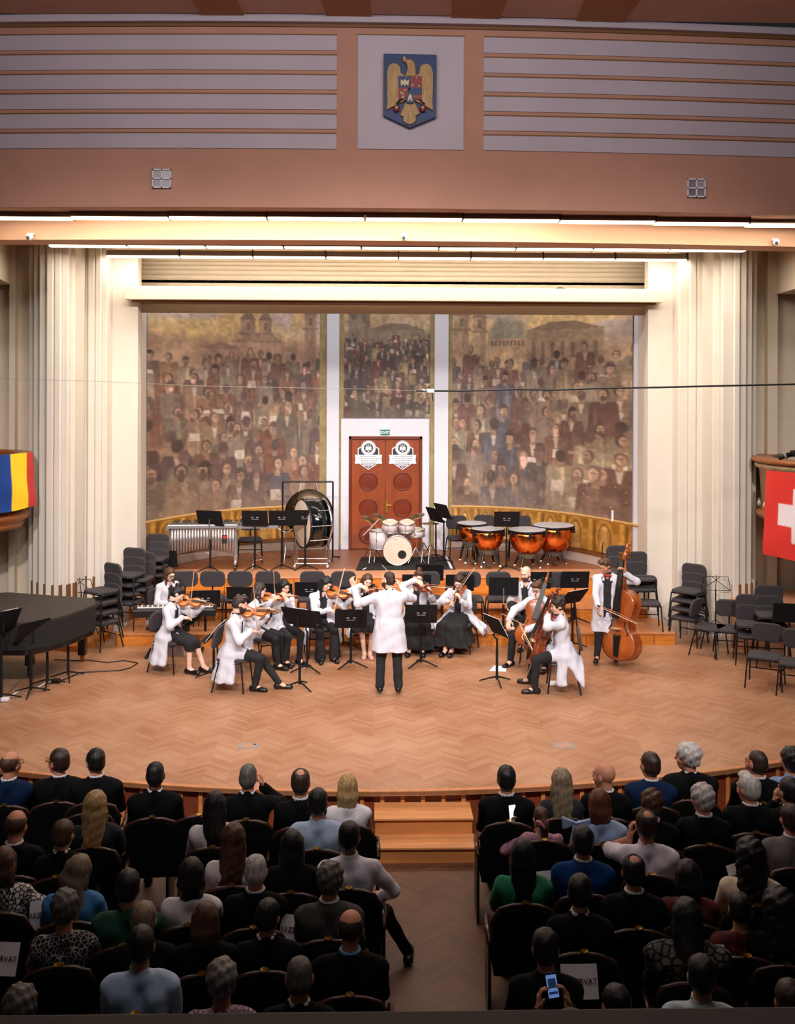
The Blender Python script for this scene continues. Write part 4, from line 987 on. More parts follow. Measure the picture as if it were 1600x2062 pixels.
flag(-1, cxr, cyr, 1.5, R(78), R(57), Z_at(949, 15.6, 1560), Z_at(1127, 15.4, 1560), swi, 'red square flag with a white cross hanging on the right balcony')
p = at(1588, 917, Y=15.2); pc = thing('photo_camera', 'black camera with a long grey-banded lens resting on the right balcony rail', 'camera', p)
obj('camera_body', MB().box((.1, 0, .03), (.14, .1, .1), rot3('Z', .3)), Mblk, pc, bevel=.015)
obj('lens_barrel', MB().tube([(.06, 0, .02), (-.08, -.02, -.01), (-.17, -.04, -.03)], [.04, .038, .045], 16), Mblk, pc, smooth=True)
obj('lens_band', MB().tube([(-.07, -.018, -.008), (-.1, -.022, -.013)], .043, 16), Mgry, pc)
# ---- balcony rail in front of the photographer
rl = struct('wall_gallery_rail', MB().bb(-2.4, 2.4, 1.95, 2.12, 2.0, Z_at(2042, 2.2)-.01), mat('gallery_rail', (14, 11, 9), .6))
struct('trim_62', MB().bb(-2.4, 2.4, 1.9, 2.17, Z_at(2042, 2.2)-.01, Z_at(2042, 2.2)+.03), mat('gallery_rail_top', (22, 15, 11), .6), parent=rl, bevel=.01)
# ================================================================== PEOPLE
class Sdf:
    def __init__(s, lo, hi, res):
        s.lo = np.array(lo, float); s.res = res; n = np.ceil((np.array(hi)-s.lo)/res).astype(int)+1
        s.D = np.full(tuple(n), 1., np.float32); s.n = n
    def sl(s, lo, hi, m):
        a = np.maximum(0, np.floor((lo-m-s.lo)/s.res).astype(int)); b = np.minimum(s.n, np.ceil((hi+m-s.lo)/s.res).astype(int)+1)
        if (b <= a).any(): return None
        ax = [s.lo[i]+s.res*np.arange(a[i], b[i], dtype=np.float32) for i in range(3)]
        return tuple(slice(a[i], b[i]) for i in range(3)), ax[0][:, None, None], ax[1][None, :, None], ax[2][None, None, :]
    def put(s, q, d, k, op):
        A = s.D[q]
        if op == 'u':
            h = np.maximum(k-np.abs(A-d), 0)/max(k, 1e-6); s.D[q] = np.minimum(A, d)-h*h*k*.25
        else: s.D[q] = np.maximum(A, -d)
    def cap(s, a, b, ra, rb=None, k=.02, op='u'):
        rb = ra if rb is None else rb; a = np.array(a, float); b = np.array(b, float); r = max(ra, rb)
        g = s.sl(np.minimum(a, b)-r, np.maximum(a, b)+r, k+2.5*s.res)
        if g is None: return s
        q, X, Y, Z = g; ba = b-a; L = float(ba@ba)+1e-9
        t = np.clip(((X-a[0])*ba[0]+(Y-a[1])*ba[1]+(Z-a[2])*ba[2])/L, 0, 1)
        d = np.sqrt((X-a[0]-t*ba[0])**2+(Y-a[1]-t*ba[1])**2+(Z-a[2]-t*ba[2])**2)-(ra+(rb-ra)*t)
        s.put(q, d.astype(np.float32), k, op); return s
    def ell(s, c, r, M=None, k=.02, op='u'):
        c = np.array(c, float); r = np.array(r, float); M = np.eye(3) if M is None else np.array(M)
        e = np.abs(M)@r
        g = s.sl(c-e, c+e, k+2.5*s.res)
        if g is None: return s
        q, X, Y, Z = g; X = X-c[0]; Y = Y-c[1]; Z = Z-c[2]
        l = [M[0, i]*X+M[1, i]*Y+M[2, i]*Z for i in range(3)]
        k0 = np.sqrt(sum((l[i]/r[i])**2 for i in range(3))); k1 = np.sqrt(sum((l[i]/r[i]**2)**2 for i in range(3)))+1e-6
        s.put(q, (k0*(k0-1)/k1).astype(np.float32), k, op); return s
    def box(s, c, h, M=None, r=.01, k=.02, op='u'):
        c = np.array(c, float); h = np.array(h, float)-r; M = np.eye(3) if M is None else np.array(M)
        e = np.abs(M)@(h+r); g = s.sl(c-e, c+e, k+2.5*s.res)
        if g is None: return s
        q, X, Y, Z = g; X = X-c[0]; Y = Y-c[1]; Z = Z-c[2]
        l = [np.abs(M[0, i]*X+M[1, i]*Y+M[2, i]*Z)-h[i] for i in range(3)]
        d = np.sqrt(sum(np.maximum(v, 0)**2 for v in l))+np.minimum(np.maximum(np.maximum(l[0], l[1]), l[2]), 0)-r
        s.put(q, d.astype(np.float32), k, op); return s
    def plane(s, p, n):
        """keep the side where n.(x-p) < 0"""
        q, X, Y, Z = s.sl(s.lo, s.lo+s.res*s.n, 0); s.D[q] = np.maximum(s.D[q], ((X-p[0])*n[0]+(Y-p[1])*n[1]+(Z-p[2])*n[2]).astype(np.float32)); return s
    def wave(s, amp, f1, f2, ph, zmax=9):
        q, X, Y, Z = s.sl(s.lo, s.lo+s.res*s.n, 0)
        w = (np.sin(f1*X+f2*.35*Z+ph)*np.cos(f2*Y*1.1-ph)+.7*np.sin(f2*Z+f1*.5*(Y-X)+1.7*ph))
        s.D[q] += (amp*w*(Z < zmax)).astype(np.float32); return s
    def mesh(s):
        D = s.D; S = D < 0
        D[0] = D[-1] = 1; D[:, 0] = D[:, -1] = 1; D[:, :, 0] = D[:, :, -1] = 1; S = D < 0
        c = sum(S[i:S.shape[0]-1+i, j:S.shape[1]-1+j, k:S.shape[2]-1+k].astype(np.int8) for i in (0, 1) for j in (0, 1) for k in (0, 1))
        ii, jj, kk = np.nonzero((c > 0) & (c < 8)); n = len(ii)
        if n == 0: return np.zeros((0, 3)), np.zeros((0, 4), int)
        acc = np.zeros((n, 3)); w = np.zeros(n)
        cs = [(i, j, k) for i in (0, 1) for j in (0, 1) for k in (0, 1)]
        for a in cs:
            for ax in range(3):
                if a[ax] == 1: continue
                b = list(a); b[ax] = 1
                da = D[ii+a[0], jj+a[1], kk+a[2]]; db = D[ii+b[0], jj+b[1], kk+b[2]]
                m = (da < 0) != (db < 0); t = np.where(m, da/np.where(m, da-db, 1), 0)
                p = np.tile(np.array(a, float), (n, 1)); p[:, ax] += t
                acc += p*m[:, None]; w += m
        vs = s.lo+s.res*(np.stack([ii, jj, kk], 1)+acc/w[:, None])
        idx = np.full(c.shape, -1, int); idx[ii, jj, kk] = np.arange(n)
        fs = []
        for ax in range(3):
            o1, o2 = [(1, 2), (2, 0), (0, 1)][ax]
            A = S; sh = [slice(1, -1)]*3; sh[ax] = slice(0, -1); sh2 = [slice(1, -1)]*3; sh2[ax] = slice(1, None)
            a = S[tuple(sh)]; b = S[tuple(sh2)]
            e = np.argwhere(a != b); off = np.array([1, 1, 1]); off[ax] = 0; e = e+off
            flip = a[a != b]
            def g(d1, d2):
                q = e.copy(); q[:, o1] -= d1; q[:, o2] -= d2; return idx[q[:, 0], q[:, 1], q[:, 2]]
            f = np.stack([g(1, 1), g(0, 1), g(0, 0), g(1, 0)], 1)
            f[~flip] = f[~flip][:, ::-1]; fs.append(f)
        f = np.concatenate(fs); f = f[(f >= 0).all(1)]
        return vs, f
def npv(v): return np.array(v, float)
def ik(a, c, l1, l2, hint):
    a, c = V(a), V(c); d = c-a; L = min(d.length, (l1+l2)*.995); dn = d.normalized()
    if d.length > L: c = a+dn*L
    x = (l1*l1-l2*l2+L*L)/(2*L); h = math.sqrt(max(0, l1*l1-x*x)); hv = V(hint); hv = hv-dn*hv.dot(dn)
    return a+dn*x+hv.normalized()*h, c
SKIN = {'light': (226, 176, 150), 'pale': (232, 190, 168), 'tan': (196, 140, 108), 'ruddy': (206, 140, 112), 'dark': (120, 74, 52)}
def skin_m(k): return mat('skin_'+k, SKIN[k], .55, attr=True)
class Fig: pass
HSC = .95
def skeleton(seated=True, lean=4, s=1., hp=None, wrists=None, elbows=None, feet=None, knees=None, yaw=0, pitch=0, roll=0, twist=0, sway=0, w=1.):
    """joint positions in the person's own frame (+y forward, +x their right, z up)"""
    F = Fig(); F.seated = seated; F.s = s; F.w = w
    hp = hp if hp is not None else (.545 if seated else .93*s)
    F.pel = V((0, 0, hp)); t = Matrix.Rotation(R(sway), 3, 'Y') @ Matrix.Rotation(-R(lean), 3, 'X') @ V((0, 0, 1)); F.t = t
    F.nb = F.pel+t*.49*s; Rt = Matrix.Rotation(R(twist), 3, 'Z')
    F.fw = Rt @ V((0, 1, 0)); F.rt = Rt @ V((1, 0, 0))
    F.sh = {1: F.nb-t*.078*s+F.rt*.176*s*w, -1: F.nb-t*.078*s-F.rt*.176*s*w}; F.hs = HSC*s
    F.Mh = Matrix.Rotation(R(twist+yaw), 3, 'Z') @ Matrix.Rotation(-R(pitch), 3, 'X') @ Matrix.Rotation(R(roll), 3, 'Y')
    F.hc = F.nb+t*.075*s+F.Mh @ V((0, .02, .09))*s
    F.hip = {1: F.pel+V((.09*s, 0, 0)), -1: F.pel-V((.09*s, 0, 0))}
    F.wr = {}; F.el = {}; F.kn = {}; F.an = {}
    for k in (1, -1):
        dw = V((k*.11, .36, .64)) if seated else V((k*.27, .06, .78*s))
        wv = V(wrists[k]) if wrists and k in wrists else dw
        hint = V(elbows[k]) if elbows and k in elbows else V((k*.6, -.5, -.7))
        F.el[k], F.wr[k] = ik(F.sh[k], wv, .28*s, .25*s, hint)
        df = V((k*.11, .44, .075)) if seated else V((k*.10, 0, .08))
        fv = V(feet[k]) if feet and k in feet else df
        hint = V(knees[k]) if knees and k in knees else V((k*.1, 1, .6))
        F.kn[k], F.an[k] = ik(F.hip[k], fv, .42*s, .40*s, hint)
    return F
def bounds(F, m=.2):
    P = [F.pel, F.nb, F.hc]+list(F.sh.values())+list(F.wr.values())+list(F.el.values())+list(F.kn.values())+list(F.an.values())
    a = np.array([tuple(p) for p in P]); lo, hi = a.min(0)-m, a.max(0)+m; lo[2] = max(lo[2], -.03); return lo, hi
def g_torso(S, F, o, k=.03, bust=0):
    s, w = F.s, F.w; rt, t, fw = F.rt, F.t, F.fw
    for q in (-1, 1):
        S.cap(F.pel+rt*(.075*q*w), F.pel+t*.2*s+rt*(.06*q*w), .105*s*w+o, .085*s*w+o, k)
        S.cap(F.pel+t*.2*s+rt*(.06*q*w), F.nb-t*.13+rt*(.085*q*w), .085*s*w+o, .092*s*w+o, k)
        S.cap(F.nb-t*.03-fw*.005, F.sh[q], .052*s+o, .049*s*w+o*.8, k)
        if bust: S.ell(F.nb-t*.2+rt*(.07*q)+fw*.08, (.065+o, .055+o, .06+o), None, k)
def g_arm(S, F, o, frac=1., k=.02, side=(-1, 1), flare=0):
    for q in side:
        e, wv = F.el[q], F.wr[q]
        S.cap(F.sh[q], e, .049*F.s*F.w+o*.85, .040*F.s+o, k)
        if frac > 0: S.cap(e, e+(wv-e)*frac, .039*F.s+o, .027*F.s+o+flare, k)
def g_leg(S, F, o, frac=1., k=.02, flare=0):
    for q in (-1, 1):
        kn, an = F.kn[q], F.an[q]
        S.cap(F.hip[q], kn, .078*F.s*F.w+o, .054*F.s+o, k)
        if frac > 0: S.cap(kn, kn+(an-kn)*frac, .051*F.s+o, .034*F.s+o+flare, k)
def head_mesh(F, res, beard=None):
    hc, M = F.hc, F.Mh; s = F.hs; Mn = np.array(M)
    S = Sdf(npv(hc)-.21, npv(hc)+.21, res)
    P = lambda x, y, z: hc+M @ V((x, y, z))*s
    E = lambda p, r, k=.015, op='u': S.ell(P(*p), np.array(r)*s, Mn, k, op)
    E((0, -.012, .030), (.076, .096, .088)); E((0, .030, -.030), (.060, .064, .082), .03); E((0, .050, -.085), (.036, .038, .032), .03)
    for q in (-1, 1):
        E((q*.030, .100, .008), (.018, .018, .013), .01, 's'); E((q*.030, .079, .007), (.014, .014, .013), .004)
        E((q*.077, -.005, -.012), (.011, .021, .031), .008); E((q*.042, .062, -.03), (.022, .025, .022), .02)
    E((0, .088, .030), (.05, .014, .012), .02)
    S.cap(P(0, .092, .006), P(0, .112, -.028), .008*s, .0135*s, .012)
    E((0, .090, -.058), (.024, .013, .006), .006); E((0, .088, -.070), (.020, .013, .007), .006)
    S.cap(F.nb-F.t*.01, P(0, -.012, -.07), .056*s, .052*s, .025)
    v, f = S.mesh()
    return v, f
def hand_prims(S, w, d, n, side, curl, s=1., thin=1.):
    """w wrist, d direction of the hand, n palm normal (side the fingers curl towards), side +1 right hand"""
    w = V(w); d = V(d).normalized(); n = V(n); n = (n-d*n.dot(d)).normalized(); a = d.cross(n)*side   # towards the thumb
    M = np.array(Matrix((a, d, n)).transposed())
    S.box(w+d*.05*s, (.040*s, .048*s, .0145*s), M, .012*s, .01)
    S.cap(w-d*.03*s, w+d*.02*s, .027*s, .026*s, .012)
    ls = (.074, .082, .076, .058)
    for i in range(4):
        b = w+d*.093*s+a*(.030-.0195*i)*s; ang = 0; p = b; r = (.0095 if i < 3 else .0082)*s*thin
        sp = (1.5-i)*.07
        for j, (fr, cu) in enumerate(((.45, .55), (.31, .95), (.24, .7))):
            ang += curl*cu; dd = (d*math.cos(ang)+n*math.sin(ang)+a*sp).normalized(); p2 = p+dd*ls[i]*fr*s
            S.cap(p, p2, r*(1-.08*j), r*(.94-.1*j), .004); p = p2
    b = w+d*.03*s+a*.032*s; dd = (a*.75+d*.6+n*.35*max(.4, curl)).normalized(); p = b+dd*.045*s
    S.cap(b, p, .0135*s, .0115*s, .008); S.cap(p, p+(dd*.4+d*.8+n*.5*curl).normalized()*.035*s, .011*s, .009*s, .004)
def skin_color(v, base, F, face=True, lips=(170, 84, 80), brow=(60, 42, 36)):
    c = np.tile(np.array(lin(base)), (len(v), 1))
    if not face: return c
    l = (v-npv(F.hc))@np.array(F.Mh)/F.hs
    def m(cx, cy, cz, rx, ry, rz): return ((l[:, 0]-cx)/rx)**2+((l[:, 1]-cy)/ry)**2+((l[:, 2]-cz)/rz)**2 < 1
    c[m(0, .1, -.064, .024, .03, .011)] = lin(lips)
    for q in (-1, 1):
        c[m(q*.031, .095, .027, .021, .03, .0055)] = lin(brow)
        c[m(q*.030, .095, .007, .015, .03, .006)] = lin((216, 206, 200)); c[m(q*.030, .1, .007, .0065, .03, .0065)] = lin((40, 28, 24))
    c[m(0, .06, -.03, .2, .03, .02)] *= np.array([1.03, .93, .92])
    return np.clip(c, 0, 1)
def hair_mesh(F, style, res, seed=0):
    hc, M = F.hc, F.Mh; s = F.hs; Mn = np.array(M); P = lambda x, y, z: hc+M @ V((x, y, z))*s
    lo = npv(hc)-.2; hi = npv(hc)+.22
    if style in ('long', 'bob', 'ponytail', 'bighair', 'wavy', 'halfup'): lo[2] -= .34; lo[:2] -= .06; hi[:2] += .06
    S = Sdf(lo, hi, res); E = lambda p, r, k=.015, op='u': S.ell(P(*p), np.array(r)*s, Mn, k, op)
    rnd = random.Random(seed)
    if style == 'fringe':
        E((0, -.016, .022), (.083, .100, .084)); E((0, .0, .13), (.095, .115, .085), .0, 's'); S.plane(npv(P(0, .02, -.0)), npv(M @ V((0, 1, .1))))
        S.plane(npv(P(0, 0, -.075)), npv(M @ V((0, .3, -1)))); return S.mesh()
    big = {'curly': .012, 'bighair': .03, 'wavy': .008, 'buzz': -.007}.get(style, 0)
    E((0, -.018, .040), (.084+big, .101+big, .088+big))
    if style in ('short', 'side', 'curly', 'buzz', 'bun', 'spot', 'floppy'):
        E((0, -.03, -.015), (.079, .088, .075), .02)
        S.plane(npv(P(0, -.02, -.085)), npv(M @ V((0, -.15, -1))))
    if style == 'side': E((.02, .045, .105), (.062, .055, .035), .02)
    if style == 'floppy': E((.01, .06, .085), (.075, .05, .045), .02); E((0, -.06, -.05), (.075, .055, .06), .02)
    if style == 'bun': E((0, -.085, .12), (.045, .045, .04), .015); E((0, .03, .1), (.07, .06, .03), .02)
    if style == 'spot': E((0, -.07, .125), (.055, .06, .035), .0, 's')
    Ln = {'long': .34, 'bob': .13, 'wavy': .30, 'bighair': .26, 'halfup': .33, 'ponytail': .30}.get(style)
    if Ln and style != 'ponytail':
        for i in range(7):
            a = -.9+1.8*i/6; x = .062*math.sin(a); y = -.052*math.cos(a)-.012
            e = P(x*(1.9 if style != 'bob' else 1.35)+rnd.uniform(-.01, .01), y*1.1, -.02)+V((0, 0, -Ln))+F.t.cross(V((1, 0, 0)))*0
            e2 = F.nb-F.fw*.10 if style != 'bob' else None
            if e2 is not None and e.z < F.nb.z+.03: e = V((e.x*.8+e2.x*.2, min(e.y, F.nb.y+ -.085) if y < 0 else e.y, e.z))
            mid = P(x*1.2, y*1.15, -.06)
            S.cap(P(x, y, .03), mid, .044+big*.5, .040+big*.5, .02); S.cap(mid, e, .040+big*.5, .026+big*.5, .025)
        for q in (-1, 1):
            S.cap(P(q*.07, .02, .04), P(q*.078, .015, -.06), .02, .02, .02)
            if style != 'bob': S.cap(P(q*.078, .015, -.06), P(q*.085, .03, -.12)+V((0, .02, -.14)), .022, .016, .02)
    if style == 'ponytail':
        S.cap(P(0, -.09, .05), P(0, -.13, -.05), .035, .04, .02); S.cap(P(0, -.13, -.05), P(0, -.13, -.05)+V((0, -.02, -.24)), .04, .015, .02)
    # open the face
    E((0, .105, -.035), (.060 if Ln else .072, .085, .100), .0, 's')
    if style not in ('floppy',): E((0, .125, .02), (.062, .075, .055), .0, 's')
    if not Ln:
        for q in (-1, 1): E((q*.09, .02, -.045), (.028, .045, .05), 0, 's')
    if style in ('curly', 'bighair', 'wavy'):
        amp = {'wavy': .0025, 'bighair': .005}.get(style, .006)
        S.wave(amp, 90, 75, seed)
    else: S.wave(.0018, 130, 10, seed)
    return S.mesh()
def beard_mesh(F, res):
    hc, M = F.hc, F.Mh; s = F.hs; Mn = np.array(M); P = lambda x, y, z: hc+M @ V((x, y, z))*s
    S = Sdf(npv(hc)-.2, npv(hc)+.2, res); E = lambda p, r, k=.015, op='u': S.ell(P(*p), np.array(r)*s, Mn, k, op)
    E((0, .033, -.045), (.066, .070, .078)); E((0, .052, -.09), (.042, .042, .036), .03); S.plane(npv(P(0, 0, -.03)), npv(M @ V((0, -.35, 1))))
    E((0, .11, -.062), (.020, .03, .008), 0, 's'); E((0, .10, -.015), (.03, .05, .03), 0, 's')
    return S.mesh()
def merge(parts):
    vs, fs, cs = [], [], []; o = 0
    for v, f, c in parts:
        vs.append(v); fs.append(f+o); cs.append(c); o += len(v)
    return np.concatenate(vs), np.concatenate(fs), np.concatenate(cs)
HAIRC = {'black': (16, 13, 14), 'darkbrown': (52, 34, 26), 'brown': (84, 52, 34), 'auburn': (104, 54, 30), 'blond': (176, 140, 92), 'ashblond': (134, 116, 92), 'grey': (130, 126, 122), 'white': (196, 190, 186), 'salt': (92, 88, 84)}
def hair_m(k): return mat('hair_'+k, HAIRC[k], .5, noise=.45, scale=22, stretch=(3, 3, .4), bump=.35)
def cloth_m(name, col, **k): return mat('cloth_'+name, col, k.pop('rough', .85), noise=k.pop('noise', .06), scale=k.pop('scale', 10), bump=k.pop('bump', .6), bscale=k.pop('bscale', 13), stretch=(1, 1, .45), **k)
def person(label, px, py, z, head, F, skin='light', hair=('short', 'darkbrown'), wear=(), hands=None, res=(.014, .007, .0045), group=None, dxy=(0, 0), loc=None, glasses=False, beard=None, lips=(172, 92, 86), seed=0, shoes=True, cat='person'):
    p = loc if loc is not None else at(px, py, z=z)
    t = thing('person', label, cat, (p.x+dxy[0], p.y+dxy[1], z), RZ(head), group)
    r1, r2, r3 = res; lo, hi = bounds(F)
    base = SKIN[skin]
    S = Sdf(lo, hi, r1); g_torso(S, F, 0); g_arm(S, F, 0); g_leg(S, F, 0); S.cap(F.nb-F.t*.03, F.nb+F.t*.07, .056*F.s, .054*F.s, .03)
    for q in (-1, 1):
        tf = V((F.an[q].x, F.an[q].y, 0)); kd = F.kn[q]-F.an[q]; fd = V((0, 1, 0))
        S.cap(F.an[q], F.an[q]+fd*.11+V((0, 0, -.045)), .035, .026, .02)
    v, f = S.mesh(); parts = [(v, f, np.tile(np.array(lin(base)), (len(v), 1)))]
    v, f = head_mesh(F, r2); parts.append((v, f, skin_color(v, base, F, r2 < .009, lips, HAIRC[hair[1]] if hair and hair[1] in HAIRC else (60, 50, 46))))
    hands = hands or {}
    for q in (1, -1):
        hd = hands.get(q, {}); d = V(hd.get('d', (F.wr[q]-F.el[q])) ).normalized() if 'd' in hd else (V((-q*.35, .9, -.1)) if F.seated else V((0, .1, -1)))
        n = V(hd.get('n', (0, 0, -1) if F.seated else (-q, 0, 0)))
        c = npv(F.wr[q]+d.normalized()*.08); S = Sdf(c-.17, c+.17, r3); hand_prims(S, F.wr[q]+d.normalized()*.012, d, n, q, hd.get('curl', .45), F.s*.97, hd.get('thin', 1))
        v, f = S.mesh(); parts.append((v, f, np.tile(np.array(lin(base)), (len(v), 1))))
    obj('body', merge(parts), skin_m(skin), t, smooth=True)
    if hair and hair[0] != 'bald':
        v, f = hair_mesh(F, hair[0], r2*1.05, seed); obj('hair', (v, f), hair_m(hair[1]), t, smooth=True)
    if beard: v, f = beard_mesh(F, r2); obj('beard', (v, f), hair_m(beard), t, smooth=True)
    if glasses:
        q = MB(); P = lambda x, y, zz: F.hc+F.Mh @ V((x, y, zz))*F.hs
        for s_ in (-1, 1):
            q.tube([P(s_*.033+.024*math.cos(a), .108, .006+.02*math.sin(a)) for a in [2*PI*i/12 for i in range(13)]], .003, 5)
            q.tube([P(s_*.057, .106, .01), P(s_*.083, .03, .012), P(s_*.084, -.02, .0)], .003, 5)
        q.tube([P(-.009, .11, .01), P(.009, .11, .01)], .003, 5); obj('glasses', q, Mblk, t)
    for w_ in wear:
        nm, kind, m, o = w_[:4]; kw = w_[4] if len(w_) > 4 else {}
        if kind in ('collar', 'bowtie', 'scarf'): v, f = garment(F, kind, o, npv(F.nb)-.16, npv(F.nb)+.14, kw, .007)
        else: v, f = garment(F, kind, o, lo, hi, kw, r1*.85)
        if len(v): obj(nm, (v, f), m, t, smooth=True)
    if shoes:
        for q in (-1, 1):
            a = F.an[q]; fd = V((q*.12, 1, 0)).normalized()
            S = Sdf(npv(a)-.24, npv(a)+.26, .010)
            gz = a.z-.075
            S.cap((a.x-fd.x*.04, a.y-fd.y*.04, gz+.042), (a.x, a.y, a.z-.01), .042, .038, .02)
            S.cap((a.x-fd.x*.045, a.y-fd.y*.045, gz+.036), (a.x+fd.x*.16, a.y+fd.y*.16, gz+.026), .038, .032, .02)
            S.cap((a.x+fd.x*.1, a.y+fd.y*.1, gz+.028), (a.x+fd.x*.15, a.y+fd.y*.15, gz+.024), .040, .032, .02); S.plane((0, 0, gz), (0, 0, -1))
            v, f = S.mesh(); obj('shoe', (v, f), shoes if shoes is not True else mat('shoe_black', (16, 15, 16), .3), t, smooth=True)
    t['_F'] = 0; del t['_F']
    return t
def garment(F, kind, o, lo, hi, kw, res):
    lo = lo.copy(); hi = hi.copy()
    hem = kw.get('hem')
    if kind not in ('collar', 'bowtie', 'scarf'): lo[1] -= .1; lo[2] = max(-.02, lo[2])
    if hem is not None: lo[2] = max(0, min(lo[2], hem-.05))
    S = Sdf(lo, hi, res); s, w = F.s, F.w; fw, rt, t = F.fw, F.rt, F.t
    if kind in ('shirt', 'coat', 'jacket', 'blouse', 'sleeveless'):
        g_torso(S, F, o, .03, kw.get('bust', 0))
        fr = kw.get('sleeve', .97)
        if kind != 'sleeveless':
            if fr >= 0: g_arm(S, F, min(o, .016), fr, .02, flare=kw.get('flare', .004))
            elif fr > -2:
                for q in (-1, 1): S.cap(F.sh[q], F.sh[q]+(F.el[q]-F.sh[q])*.75, .052*s*w+o, .05*s+o, .02)
        if kind == 'coat':
            hz = kw.get('hem', .3); back = kw.get('back', .0)
            if F.seated:
                sp = kw.get('spread', 0.); kick = kw.get('kick', 4)*.01; spl = kw.get('splay', 4)*.01
                a0 = kw.get('from_', 62)
                for i in range(37):
                    a = R(a0+(360-2*a0)*i/36); sx, sy = math.sin(a), math.cos(a)
                    top = F.pel+V((sx*.155, sy*.10-.0, .10)); mid = F.pel+V((sx*(.205+sp), sy*.16-.02, -.03)); low = V((sx*(.235+sp+spl), sy*.20-.03-kick*(sy < 0), hz))
                    w_ = .004*math.sin(i*1.1); low = low+V((sx, sy, 0))*w_*3; S.cap(top, mid, .03, .026, .03); S.cap(mid, low, .027, .029, .035)
                for q in (-1, 1):
                    S.cap(F.hip[q], F.hip[q]+(F.kn[q]-F.hip[q])*kw.get('lap', .4), .080*s+o, .070*s+o, .04)
            else:
                for q in (-1, 0, 1):
                    S.cap(F.pel+rt*(.07*q)+V((0, 0, .05)), (F.pel.x+rt.x*.10*q, F.pel.y+rt.y*.10*q, hz-.06), .115*s+o, .135*s+o+kw.get('sk', 0), .03)
                S.plane((0, 0, hz), (0, 0, -1))
        if kind in ('coat', 'jacket') and kw.get('open', 1):
            cw = kw.get('gap', .05)
            Mx = np.array(Matrix((rt, fw, V((0, 0, 1)))).transposed())
            S.box(F.nb+fw*.16-t*.30, (cw, .12, .36), Mx, .005, 0, 's'); S.box(F.nb+fw*.14-t*.02, (cw*1.35, .10, .09), Mx, .01, 0, 's')
        if kind in ('coat', 'jacket'):
            for q in (-1, 1):
                S.cap(F.nb-fw*.045+t*.035, F.nb+rt*(q*.065)+t*.02, .017+o*.3, .015+o*.3, .012); S.cap(F.nb+rt*(q*.065)+t*.02, F.nb+rt*(q*.06)+fw*.09-t*.07, .014+o*.3, .016+o*.3, .012)
        if kind in ('shirt',) :
            for i in range(8):
                a0, a1 = PI*2*i/8, PI*2*(i+1)/8; e = lambda a: F.nb+t*.035+rt*(.062*math.cos(a))+fw*(.06*math.sin(a)+.004)
                S.cap(e(a0), e(a1), .013, .013, .008)
        if kind == 'blouse' or kind == 'sleeveless':
            S.ell(F.nb+fw*.05+t*.045, (.085, .10, .065), None, 0, 's')
        if F.seated and kind != 'coat': S.plane((0, 0, F.pel.z-.09), (0, 0, -1))
        if not F.seated and kind not in ('coat',): S.plane((0, 0, F.pel.z-.06), (0, 0, -1))
    elif kind == 'trousers':
        for q in (-1, 1): S.cap(F.pel+rt*(.07*q), F.pel+rt*(.07*q)+t*.08, .108*s+o, .09*s+o, .03)
        g_leg(S, F, o, .97, .02, kw.get('flare', 0))
    elif kind in ('skirt', 'dress'):
        for q in (-1, 1): S.cap(F.pel+rt*(.07*q), F.pel+rt*(.07*q)+t*.1, .108*s+o, .09*s+o, .03)
        hz = kw['hem']; fl = kw.get('flare', .05)
        n = 5
        for i in range(n):
            u = i/(n-1); a = F.hip[-1].lerp(F.hip[1], u); b = F.kn[-1].lerp(F.kn[1], u)+V(((u-.5)*kw.get('wide', .0), 0, 0)); S.cap(a, b, .085+o, .062+o, .04)
            if b.z > hz:
                e = V((b.x+(u-.5)*fl*3, b.y+.0+fl*.5, hz-.03)); S.cap(b, e, .06+o, .055+o+fl*.4, .04)
                if kw.get('full'): S.cap(a.lerp(b, .5), V((e.x, e.y-.2, hz-.03)), .07, .09, .05); S.cap(a, V((e.x*.9, .0, hz-.03)), .08, .09, .05)
        S.plane((0, 0, hz), (0, 0, -1))
    elif kind == 'socks':
        for q in (-1, 1): S.cap(F.an[q], F.an[q]+(F.kn[q]-F.an[q])*.3, .036+o, .042+o, .01)
    elif kind == 'collar':
        for i in range(10):
            a0, a1 = PI*2*i/10, PI*2*(i+1)/10; e = lambda a: F.nb+t*.042+rt*(.066*math.cos(a))+fw*(.062*math.sin(a)+.002)
            S.cap(e(a0), e(a1), .010, .010, .004)
    elif kind == 'bowtie':
        c = F.nb+fw*.085+t*.0
        for q in (-1, 1): S.cap(c, c+rt*.045*q, .008, .022, .005)
    elif kind == 'scarf':
        for q in (-1, 1): S.cap(F.nb+rt*.075*q+t*.02, F.nb+rt*.05*q+fw*.11-t*.22, .008, .008, .0)
        S.cap(F.nb+rt*.075+t*.02, F.nb-fw*.06+t*.04, .008, .008, 0); S.cap(F.nb-rt*.075+t*.02, F.nb-fw*.06+t*.04, .008, .008, 0)
    if kind in ('coat', 'jacket', 'shirt', 'blouse', 'trousers', 'skirt', 'dress', 'sleeveless'):
        a = kw.get('wr', {'jacket': .003, 'shirt': .001, 'trousers': .003}.get(kind, .0045)); S.wave(a*1.15, 38+3*s, 30, hash(round(F.wr[1].x*100))%7)
        if kind in ('skirt', 'dress'): S.wave(.006, 55, 4, 1.3)
    return S.mesh()
def pw(t, v):
    """person-frame point to world"""
    return (Matrix.Translation(t.location) @ Matrix.Rotation(t.rotation_euler.z, 4, 'Z')) @ V(v)
def pdir(t, v): return Matrix.Rotation(t.rotation_euler.z, 3, 'Z') @ V(v)
